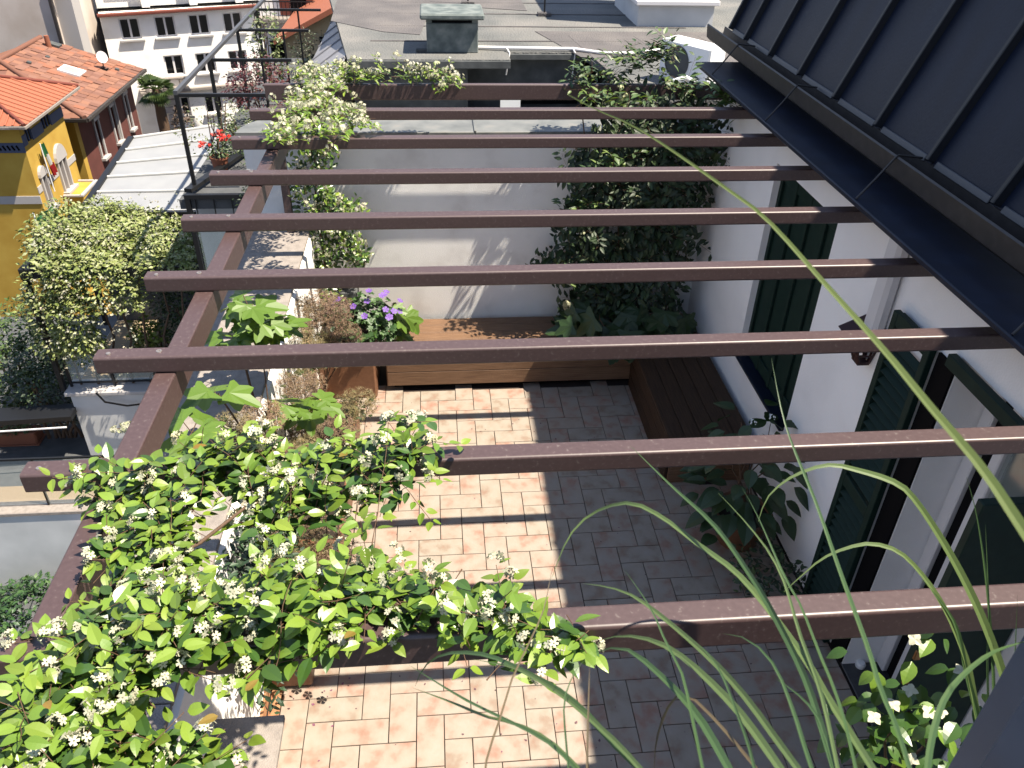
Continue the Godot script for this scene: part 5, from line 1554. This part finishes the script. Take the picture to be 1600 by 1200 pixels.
func street() -> void:
	M.tile_any = leaf_mat(Color.WHITE, Color.BLACK, 0.9)
	M.tile_any.backlight_enabled = false
	M.curtain = mat(lin(0.36, 0.25, 0.235), 0.4)
	# ---- yellow villa
	var t := thing("yellow_villa", "yellow villa with blue frieze and new orange tiled hip roof", "house")
	var east := Transform3D(Basis(UP, PI / 2), V(-13.3, 0, -27.4))   # local x runs away from the viewer along -z
	var g := facade(0.0, 3.42, -16.0, -4.06, 0.3, [[-7.0, -5.95, [[0.38, 0.72], [1.85, 2.55]]], [-4.75, -4.1, [[0.30, 0.72], [1.62, 2.32]]]])
	put("wall", g.mesh(), M.yellow, t, east)
	span("wall", V(-21.0, -16.0, -27.7), V(-13.301, -4.06, -27.4), M.yellow, t)
	span("wall", V(-21.0, -16.0, -30.8), V(-13.65, -4.06, -30.5), M.yellow, t)
	arch_window(t, east, 1.85, 2.55, -7.0, -5.95, 0.55, 2)
	arch_window(t, east, 0.38, 0.72, -7.0, -5.95, 0.34, 1)
	for o in [[0.30, 0.72, 3], [1.62, 2.32, 4]]:
		var l := thing_part("loggia", t)
		l.transform = east
		g = Geo.new()
		g.box(V((o[0] + o[1]) * 0.5, -4.42, -0.25), V(o[1] - o[0], 0.66, 0.02))
		part("back", g, M.black, l)
		g = Geo.new()
		for i in o[2]:
			g.tube([V(lerpf(o[0], o[1], float(i) / (o[2] - 1)), -4.75, -0.03), V(lerpf(o[0], o[1], float(i) / (o[2] - 1)), -4.12, -0.03)], [0.035], 6)
		part("colonnette", g, M.blue_frieze, l)
	# friezes
	for s in [[0.0, 0.30], [0.72, 1.62], [2.32, 3.42]]:
		g = Geo.new()
		g.box(V((s[0] + s[1]) * 0.5, -4.62, 0.012), V(s[1] - s[0], 0.34, 0.024))
		put("frieze", g.mesh(), M.blue_frieze, t, east)
	for s in [[0.0, 0.30], [0.80, 1.75], [2.66, 3.42]]:
		g = Geo.new()
		g.box(V((s[0] + s[1]) * 0.5, -6.27, 0.012), V(s[1] - s[0], 0.22, 0.024))
		put("band", g.mesh(), M.stone_trim, t, east)
	span("frieze", V(-21.0, -4.98, -27.4), V(-13.29, -4.66, -27.376), M.blue_frieze, t)
	for i in 11:
		boxpart("frieze_rib", V(-14.9 + 0.14 * i, -4.82, -27.372), V(0.06, 0.17, 0.012), M.black, t, 0.0, Basis(V(0, 0, 1), 0.4))
	span("band", V(-21.0, -6.72, -27.4), V(-13.29, -6.45, -27.372), M.stone_trim, t)
	g = Geo.new()
	g.box(V(2.35, -7.28, 0.35), V(1.5, 0.36, 0.7))
	put("balcony", g.mesh(), M.yellow, t, east)
	g = Geo.new()
	g.box(V(2.35, -7.07, 0.66), V(1.58, 0.06, 0.12))
	g.box(V(1.6, -7.07, 0.33), V(0.10, 0.06, 0.6))
	g.box(V(3.10, -7.07, 0.33), V(0.10, 0.06, 0.6))
	put("balcony_rail", g.mesh(), M.stone_trim, t, east)
	# roof
	var ap := V(-15.6, -2.95, -29.4)
	var e0 := V(-12.9, -4.0, -27.0)
	var e1 := V(-12.9, -4.0, -31.8)
	var e2 := V(-20.5, -4.0, -27.0)
	var e3 := V(-20.5, -4.0, -31.8)
	var ap2 := V(-18.0, -2.95, -29.4)
	g = Geo.new()
	g.flat(e0, e1, ap, V(1, 1, 0))
	g.quad(e0, e2, ap2, ap, V(0, 1, 1))
	g.quad(e1, e3, ap2, ap, V(0, 1, -1))
	var roof := part("roof", g, M.tile_new, t)
	g = Geo.new()
	for i in 15:      # raised rolls running up the slope
		var f := (i + 0.5) / 15.0
		var foot := e0.lerp(e1, f)
		var up := (ap - (e0 + e1) * 0.5)
		var reach := 1.0 - absf(f - 0.5) * 2.0
		g.tube([foot + V(0, 0.01, 0), foot + up * reach + V(0, 0.012, 0)], [0.035], 5)
	for i in 16:
		var foot := e0.lerp(e2, (i + 0.5) / 16.0 * 0.5)
		var reach := minf(1.0, (i + 0.5) / 16.0 * 0.5 * 7.6 / 2.6)
		g.tube([foot + V(0, 0.01, 0), foot + V(0, 1.05, -2.4) * reach + V(0, 0.012, 0)], [0.035], 5)
	part("tile_roll", g, M.tile_new, roof).set_meta("kind", "stuff")
	g = Geo.new()
	g.tube([e0 + V(0, 0.03, 0), ap + V(0, 0.03, 0)], [0.06], 6)
	g.tube([e1 + V(0, 0.03, 0), ap + V(0, 0.03, 0)], [0.06], 6)
	part("hip_tiles", g, M.brick_red, roof)
	g = Geo.new()
	g.box(V(-13.12, -4.06, -29.4), V(0.52, 0.09, 4.9), 0.01)
	g.box(V(-17.0, -4.062, -27.2), V(8.2, 0.09, 0.5), 0.01)
	part("eaves", g, M.cap_stone, t)
	# ---- maroon house
	t = thing("maroon_house", "dark red rendered house with weathered tile roof, white framed windows and roof window", "house", V(0, -0.73, 0))
	t.scale = Vector3.ONE * 1.18
	east = Transform3D(Basis(UP, PI / 2), V(-11.9, 0, -28.5))
	g = facade(0.0, 5.75, -16.0, -4.05, 0.3, [[-5.95, -4.68, [[1.28, 1.62], [2.98, 3.32], [4.62, 4.9]]]])
	put("wall", g.mesh(), M.red_wall, t, east)
	span("side_wall", V(-13.6, -16.0, -28.5), V(-11.9, -4.05, -28.2), M.yellow, t)
	span("side_wall", V(-17.5, -16.0, -34.25), V(-12.2, -4.05, -34.0), M.red_wall, t)
	for o in [[1.28, 1.62], [2.98, 3.32], [4.62, 4.9]]:
		window_in(t, east, o[0], o[1], -5.95, -4.68, M.stone_trim, 2, 0.07)
		g = Geo.new()
		for x in [o[0] - 0.05, o[1] + 0.05]:
			g.box(V(x, -5.31, 0.02), V(0.10, 1.30, 0.06))
		g.box(V((o[0] + o[1]) * 0.5, -4.62, 0.03), V(o[1] - o[0] + 0.24, 0.12, 0.09))
		put("surround", g.mesh(), M.stone_trim, t, east)
	g = Geo.new()
	g.tube([V(-11.82, -4.2, -31.9), V(-11.82, -5.6, -31.9), V(-11.85, -7.0, -31.95)], [0.05], 6)
	part("downpipe", g, M.stone_trim, t)
	g = Geo.new()
	g.tube([V(-12.35, -4.2, -28.12), V(-12.3, -5.9, -28.1)], [0.05], 6)
	part("downpipe", g, M.stone_trim, t)
	e0 = V(-11.3, -4.0, -27.7)
	e1 = V(-11.3, -4.0, -34.3)
	ap = V(-14.8, -2.9, -30.6)
	ap2 = V(-14.8, -2.9, -34.3)
	var old := [Color(0.26, 0.115, 0.072), Color(0.32, 0.15, 0.095), Color(0.22, 0.10, 0.07), Color(0.33, 0.13, 0.075), Color(0.28, 0.135, 0.095)]
	g = Geo.new()
	g.quad(e0, e1, ap2, ap, V(1, 2, 0))
	g.flat(e0, V(-18.3, -4.0, -27.7), ap, V(0, 1, 1))
	g.quad(V(-18.3, -4.0, -27.7), V(-18.3, -4.0, -34.3), ap2, ap, V(-1, 2, 0))
	g.flat(e1, V(-18.3, -4.0, -34.3), ap2, V(0, 0, -1))
	roof = part("roof", g, M.tile_old[0], t)
	tiled_slope(roof, "roof_tile", e0, e1, ap2, ap, 24, 13, old)
	tiled_slope(roof, "roof_tile", V(-18.3, -4.0, -27.7), e0, ap, ap + V(-0.01, 0, 0), 24, 12, old)
	g = Geo.new()
	g.tube([e0 + V(0, 0.05, 0), ap + V(0, 0.06, 0)], [0.09], 6)
	g.tube([ap + V(0, 0.06, 0), ap2 + V(0, 0.06, 0)], [0.09], 6)
	part("ridge_tiles", g, M.tile_old[2], roof)
	g = Geo.new()
	g.bar(e0 + V(0.06, -0.03, 0), e1 + V(0.06, -0.03, 0), 0.12, 0.12, 0.02)
	g.bar(e0 + V(0.06, -0.03, 0.02), V(-18.3, -4.03, -27.68), 0.12, 0.12, 0.02)
	part("gutter", g, M.gutter, t)
	var sl := Basis(V(0, 0, 1), -atan2(1.1, 3.5))
	var rp := func(x: float, z: float, lift: float) -> Vector3:
		return V(x, -4.0 + (-11.3 - x) * 1.1 / 3.5 + lift, z)
	var rw := boxpart("roof_window", rp.call(-12.9, -31.6, 0.07), V(0.75, 0.10, 0.72), M.frame_white, t, 0.01, sl)
	boxpart("pane", rp.call(-12.9, -31.6, 0.125), V(0.50, 0.02, 0.46), M.awning, rw, 0.0, sl)
	g = Geo.new()
	g.tube([rp.call(-14.3, -33.6, 0.0), rp.call(-14.3, -33.6, 0.42)], [0.10, 0.09], 8)
	part("flue", g, M.terracotta, t)
	boxpart("roof_hatch", rp.call(-14.2, -33.9, 0.06), V(0.4, 0.12, 0.35), M.felt_dark, t, 0.01, sl)
	for q in [[-13.9, -32.3], [-14.1, -31.2], [-11.9, -33.2]]:
		boxpart("tile_vent", rp.call(q[0], q[1], 0.06), V(0.14, 0.12, 0.14), M.felt_dark, t, 0.02, sl)
	var ds := thing("satellite_dish", "white satellite dish standing on the weathered tile roof", "satellite dish", rp.call(-12.25, -32.9, 0.02) * 1.18 + V(0, -0.73, 0))
	g = Geo.new()
	g.tube([V(0, 0, 0), V(0, 0.35, 0)], [0.025], 6)
	part("mast", g, M.iron, ds)
	g = Geo.new()
	var dish := Geo.new()
	dish.lathe([Vector2(0, 0), Vector2(0.14, 0.02), Vector2(0.25, 0.06)], 18)
	g.add(dish, Transform3D(Basis(UP, 0.9) * Basis(V(1, 0, 0), 1.25), V(0, 0.52, 0)))
	part("reflector", g, M.frame_white, ds)
	boxpart("foot", V(0, 0.01, 0), V(0.3, 0.06, 0.3), M.black, ds)
	# ---- plain plaster block behind
	t = thing("plaster_block", "tall blank beige plastered gable wall behind the tiled roofs", "building")
	span("wall", V(-34.0, -16.0, -52.0), V(-18.0, 6.0, -44.0), M.plaster, t)
	span("corner_pier", V(-18.0, -8.2, -45.2), V(-17.2, 6.0, -44.2), M.stone_trim, t)
	span("downpipe", V(-18.12, -8.0, -44.0), V(-17.99, -2.3, -43.85), M.gutter, t)
	span("ledge", V(-18.6, -8.4, -44.2), V(-16.2, -8.2, -43.6), M.cap_stone, t)
	span("low_wall", V(-17.9, -16.0, -44.4), V(-15.4, -8.41, -43.8), M.cap_stone, t)
	g = Geo.new()
	g.prism(PackedVector2Array([Vector2(-20.5, -2.0), Vector2(-17.6, -3.1), Vector2(-17.6, -2.75), Vector2(-20.5, -1.6)]), 0.1, Transform3D(Basis(), V(0, 0, -44.05)))
	part("eave", g, M.felt_brown, t)
	# ---- white modern block
	t = thing("white_block", "long white rendered block with rows of paired dark windows and pale sills", "building")
	var yaw := Basis(UP, 0.36)
	t.transform = Transform3D(yaw, V(-16.5, 0, -48) - yaw * V(-16.5, 0, -48))
	var front := Transform3D(Basis(), V(0, 0, -48))
	var r3 := [[-16.55, -15.55], [-14.80, -13.75], [-13.05, -12.0], [-11.25, -10.2], [-9.6, -8.6], [-7.9, -6.9], [-6.2, -5.2], [-4.5, -3.5]]
	var r2 := [[-14.72, -13.72], [-13.05, -12.0], [-11.28, -10.25], [-9.6, -8.6], [-7.9, -6.9], [-6.2, -5.2]]
	var r1 := [[-14.75, -13.80], [-13.0, -12.0], [-11.28, -10.25], [-9.6, -8.6], [-7.9, -6.9]]
	g = facade(-17.4, -1.0, -17.0, -4.35, 0.4, [[-9.97, -8.90, r1], [-7.72, -6.65, r2], [-5.70, -4.65, r3]])
	put("wall", g.mesh(), M.white_wall, t, front)
	span("back", V(-17.3, -17.0, -58.0), V(-1.0, -4.4, -48.5), M.dark_room, t)
	for o in r3:
		window_in(t, front, o[0], o[1], -5.70, -4.65, M.frame_white, 2, 0.08)
	for o in r2:
		window_in(t, front, o[0], o[1], -7.72, -6.65, M.frame_white, 2, 0.08)
	for o in r1:
		window_in(t, front, o[0], o[1], -9.97, -8.90, M.frame_white, 2, 0.08)
	g = Geo.new()
	g.bar(V(-17.5, -4.42, -47.8), V(-1.0, -4.28, -47.8), 0.35, 0.14, 0.03)
	part("gutter", g, M.brick_red, t)
	g = facade(-17.4, -1.0, -4.30, 2.0, 0.4, [[-3.45, -2.2, [[-16.7, -15.3], [-14.4, -13.0], [-12.0, -10.6], [-9.6, -8.2], [-7.2, -5.8]]]])
	put("upper_wall", g.mesh(), M.white_wall, t, front * Transform3D(Basis(), V(0, 0, -1.2)))
	for o in [[-16.7, -15.3], [-14.4, -13.0], [-12.0, -10.6], [-9.6, -8.2]]:
		window_in(t, front * Transform3D(Basis(), V(0, 0, -1.2)), o[0], o[1], -3.45, -2.2, M.frame_white, 2, 0.09)
	for x in [-15.0, -12.55, -10.1]:
		span("pier", V(x - 0.2, -4.3, -49.2), V(x + 0.2, 2.0, -48.7), M.white_wall, t)
	g = Geo.new()
	g.box(V(-15.0, -8.35, -47.6), V(2.6, 0.16, 1.0), 0.02)
	for i in 3:
		g.box(V(-15.9 + 0.9 * i, -8.0, -47.2), V(0.22, 0.6, 0.22), 0.03)
	g.box(V(-15.0, -7.68, -47.2), V(2.3, 0.12, 0.24), 0.02)
	part("balcony", g, M.cap_stone, t)
	g = Geo.new()
	for i in 8:
		g.box(V(-14.95 + (0.12 if i % 2 == 0 else 0.0), -9.1 - 0.42 * i, -47.9), V(0.5, 0.30, 0.24), 0.02)
	part("quoin", g, M.stone_trim, t)
	span("ground_floor_ledge", V(-14.6, -8.55, -47.99), V(-8.0, -8.42, -47.7), M.cap_stone, t)
	# ---- small tiled gable and dark balcony near the top edge
	t = thing("gabled_house", "small ochre gabled house with orange roof behind the trellis", "house")
	g = Geo.new()
	g.prism(PackedVector2Array([Vector2(-6.4, -16.0), Vector2(-6.4, -3.55), Vector2(-3.4, -2.1), Vector2(-1.0, -3.0), Vector2(-1.0, -16.0)]), -6.0, Transform3D(Basis(), V(0, 0, -38.0)))
	part("wall", g, M.yellow_pale, t)
	g = Geo.new()
	g.prism(PackedVector2Array([Vector2(-6.75, -3.72), Vector2(-6.75, -3.52), Vector2(-3.4, -1.85), Vector2(-0.8, -2.85), Vector2(-0.8, -3.05), Vector2(-3.4, -2.08)]), -7.0, Transform3D(Basis(), V(0, 0, -37.4)))
	part("roof", g, M.tile_new, t)
	for x in [-4.9, -3.6]:
		span("window", V(x, -4.2, -38.0), V(x + 0.5, -3.5, -37.97), M.black, t)
	t = thing("balcony_house", "pale apartment house with dark iron balcony and red shutters at the top edge", "building")
	span("wall", V(-8.4, -16.0, -47.0), V(-3.0, 3.0, -44.0), M.white_wall, t)
	span("balcony_slab", V(-8.6, -3.9, -44.0), V(-5.2, -3.75, -43.0), M.cap_stone, t)
	g = Geo.new()
	g.bar(V(-8.55, -2.95, -43.05), V(-5.25, -2.95, -43.05), 0.06, 0.05, 0.005)
	for i in 18:
		g.bar(V(-8.5 + 0.19 * i, -3.75, -43.05), V(-8.5 + 0.19 * i, -2.95, -43.05), 0.03, 0.03, 0.003, V(0, 0, 1))
	part("balcony_railing", g, M.iron, t)
	span("shutter", V(-7.4, -3.7, -43.98), V(-6.9, -1.8, -43.9), M.brick_red, t)
	span("shutter", V(-6.1, -3.7, -43.98), V(-5.6, -1.8, -43.9), M.brick_red, t)
	span("window", V(-6.88, -3.7, -43.99), V(-6.12, -1.8, -43.95), M.black, t)
	for o in [[-8.1, -7.3], [-7.0, -6.2]]:
		span("window", V(o[0], -6.2, -43.99), V(o[1], -4.9, -43.95), M.black, t)

	# ---- palm tree
	t = thing("palm_tree", "fan palm with shaggy trunk standing beside the dark red house", "tree", V(-10.7, -16.0, -33.4))
	var tk := Geo.new()
	tk.tube([V(0.1, 0, 0), V(0.05, 6.0, 0), V(0, 10.3, 0), V(0, 11.5, 0)], [0.20, 0.18, 0.21, 0.15], 9)
	part("trunk", tk, M.bark, t)
	for i in 26:
		var a := rf(0, TAU)
		var el := rf(-0.5, 0.95)
		var d := V(cos(a) * cos(el), sin(el), sin(a) * cos(el))
		var p0 := V(0, 11.45, 0)
		var p1 := p0 + d * 0.45
		var f := Geo.new()
		f.tube([p0, p1], [0.022, 0.014], 4, false)
		var side := d.cross(UP).normalized()
		for k in 13:
			var an := lerpf(-1.5, 1.5, k / 12.0)
			var e := (d * cos(an) + side * sin(an)).normalized()
			var sp := e.cross(d.cross(side)).normalized() * 0.035
			var tip := p1 + e * 0.40 + V(0, -0.10, 0)
			f.flat(p1, p1 + e * 0.22 + sp, tip, UP)
			f.flat(p1, tip, p1 + e * 0.22 - sp, UP)
		part("frond", f, M.palm, t)
	# ---- garden greenery between the houses
	var tiny := leaf_geo(1.0, 0.5, 0.15, 0.15, 1.0, 2).mesh()
	for b in [["garden_shrub", "grey green shrub at the foot of the dark red house", V(-10.0, -6.9, -30.5), V(0.9, 0.9, 0.8), 900, [Color(0.08, 0.12, 0.06), Color(0.13, 0.17, 0.09)]],
			["garden_shrub", "small rust tipped shrub against the dark red wall", V(-11.0, -7.3, -29.8), V(0.5, 0.7, 0.5), 500, [Color(0.10, 0.11, 0.04), Color(0.16, 0.10, 0.05)]],
			["garden_hedge", "green hedge behind the wire fence beyond the conservatory", V(-7.2, -6.2, -29.0), V(2.8, 0.8, 0.8), 1800, [Color(0.07, 0.13, 0.04), Color(0.10, 0.17, 0.05)]],
			["garden_shrub", "ivy clump on the corner of the yellow villa", V(-12.9, -8.4, -27.0), V(0.4, 1.1, 0.4), 600, [Color(0.03, 0.07, 0.02), Color(0.06, 0.11, 0.03)]],
			["creeper", "brownish creeper hanging beside the palm trunk", V(-10.0, -6.0, -33.6), V(0.5, 0.9, 0.4), 600, [Color(0.15, 0.10, 0.07), Color(0.2, 0.14, 0.10)]]]:
		var s := thing(b[0], b[1], "shrub")
		var cr := Crop.new()
		crown(cr, b[2], b[3], b[4], 0.14, "leaf_any")
		for i in 3:
			stick(cr, V(b[2].x + rf(-0.2, 0.2), -16.0, b[2].z), b[2], 0.05)
		settle(s, cr, tiny, 0, [], null, 0, M.bark, {"leaf_any": b[5]})
	t = thing("wire_fence", "dark wire mesh fence with top rail beyond the conservatory", "fence")
	g = Geo.new()
	g.bar(V(-9.9, -5.35, -28.0), V(-4.4, -5.35, -28.0), 0.05, 0.07, 0.005)
	g.bar(V(-9.9, -16, -28.0), V(-9.9, -5.35, -28.0), 0.10, 0.10, 0.005, V(0, 0, 1))
	part("frame", g, M.iron, t)
	g = Geo.new()
	for i in 22:
		g.bar(V(-9.9 + 0.25 * i, -6.6, -28.0), V(-9.9 + 0.25 * i + 1.2, -5.4, -28.0), 0.012, 0.012, 0.002)
		g.bar(V(-9.9 + 0.25 * i + 1.2, -6.6, -28.01), V(-9.9 + 0.25 * i, -5.4, -28.01), 0.012, 0.012, 0.002)
	part("mesh", g, M.iron, t)
	# ---- flags
	for f in [["green white and red tricolour hanging beside the loggia of the yellow villa", V(-13.1, -5.0, -28.05), 1.2, 0.34, 1.57], ["green white and red tricolour on a pole in front of the yellow villa", V(-9.0, -3.35, -18.0), 1.05, 0.5, 0.9]]:
		var fl := thing("flag", f[0], "flag", f[1], "")
		for k in 3:
			g = Geo.new()
			var w: float = f[3]
			for i in 6:
				var x0 := w * (i / 6.0)
				var x1 := w * ((i + 1) / 6.0)
				var y0: float = -f[2] * k / 3.0
				var y1: float = -f[2] * (k + 1) / 3.0
				var z0 := 0.05 * sin(i * 1.9 + k)
				var z1 := 0.05 * sin((i + 1) * 1.9 + k)
				g.quad(V(x0, y0, z0), V(x1, y0, z1), V(x1, y1, z1), V(x0, y1, z0), V(0, 0, 1))
			var st := put("stripe", g.mesh(), [M.flag_green, M.flag_white, M.flag_red][k], fl, Transform3D(Basis(UP, f[4]), Vector3.ZERO))
			st.rotation.z = 0.25
		g = Geo.new()
		g.tube([V(0, -f[2] * 1.3, -0.05), V(0, 0.1, -0.02)], [0.02], 5)
		part("pole", g, M.white_plastic, fl)
	t = thing("shop_canopy", "white canopy roofs at street level beside the yellow villa", "canopy")
	for i in 3:
		boxpart("panel", V(-11.6 - 0.5 * i, -8.6 - 0.5 * i, -22.0 + 0.9 * i), V(2.6, 0.08, 0.8), M.frame_white, t, 0.01, Basis(V(1, 0, 0), 0.35))
	span("support", V(-12.5, -16.0, -22.2), V(-11.0, -9.0, -21.8), M.grey_wall, t)

	var gr := span("ground", V(-400, -16.4, -420), V(400, -16.0, 300), M.street, self)
	structure(gr)

# ---------------------------------------------------------------- scene
func _ready() -> void:
	var cam := Camera3D.new()
	cam.name = "camera"
	cam.fov = 50.394
	cam.position = eye
	cam.rotation = V(-0.596586, -0.100701, 0.026859)
	cam.near = 0.05
	cam.far = 1000.0
	var lens := CameraAttributesPhysical.new()     # a phone camera: slight blur on what is closest
	lens.frustum_focal_length = 25.506
	lens.frustum_focus_distance = 3.6
	lens.exposure_aperture = 11.0
	lens.frustum_near = 0.05
	lens.frustum_far = 1000.0
	cam.attributes = lens
	add_child(cam)
	cam.current = true
	var env := Environment.new()
	var sky := Sky.new()
	var ps := ProceduralSkyMaterial.new()
	ps.sky_top_color = Color(0.47, 0.55, 0.69)
	ps.sky_horizon_color = Color(0.80, 0.83, 0.86)
	ps.sky_curve = 0.16
	ps.ground_bottom_color = Color(0.30, 0.29, 0.28)
	ps.ground_horizon_color = Color(0.60, 0.68, 0.76)
	ps.energy_multiplier = 0.72
	sky.sky_material = ps
	env.background_mode = Environment.BG_SKY
	env.sky = sky
	env.tonemap_mode = Environment.TONE_MAPPER_LINEAR
	env.tonemap_exposure = 2.6
	env.sdfgi_enabled = true
	env.ssao_enabled = true
	env.ssil_enabled = true
	var we := WorldEnvironment.new()
	we.name = "world"
	we.environment = env
	add_child(we)
	var sun := DirectionalLight3D.new()
	sun.name = "sun"
	sun.light_color = Color(1.0, 0.955, 0.88)
	sun.light_energy = 1.6
	sun.light_angular_distance = 0.5
	sun.shadow_enabled = true
	sun.look_at_from_position(Vector3.ZERO, V(-0.505, -1.0, -0.15), V(0, 0, 1))
	add_child(sun)
	rng.seed = 20240611
	make_materials()
	M.yellow_pale = mat(lin(0.62, 0.52, 0.33), 0.9)
	M.palm = leaf_mat(lin(0.07, 0.115, 0.03), lin(0.06, 0.10, 0.02), 0.4)
	street()
	near_roofs()
	lower_terraces()
	trellis()
	terrace()
	house()
	pergola()
	terrace_plants()
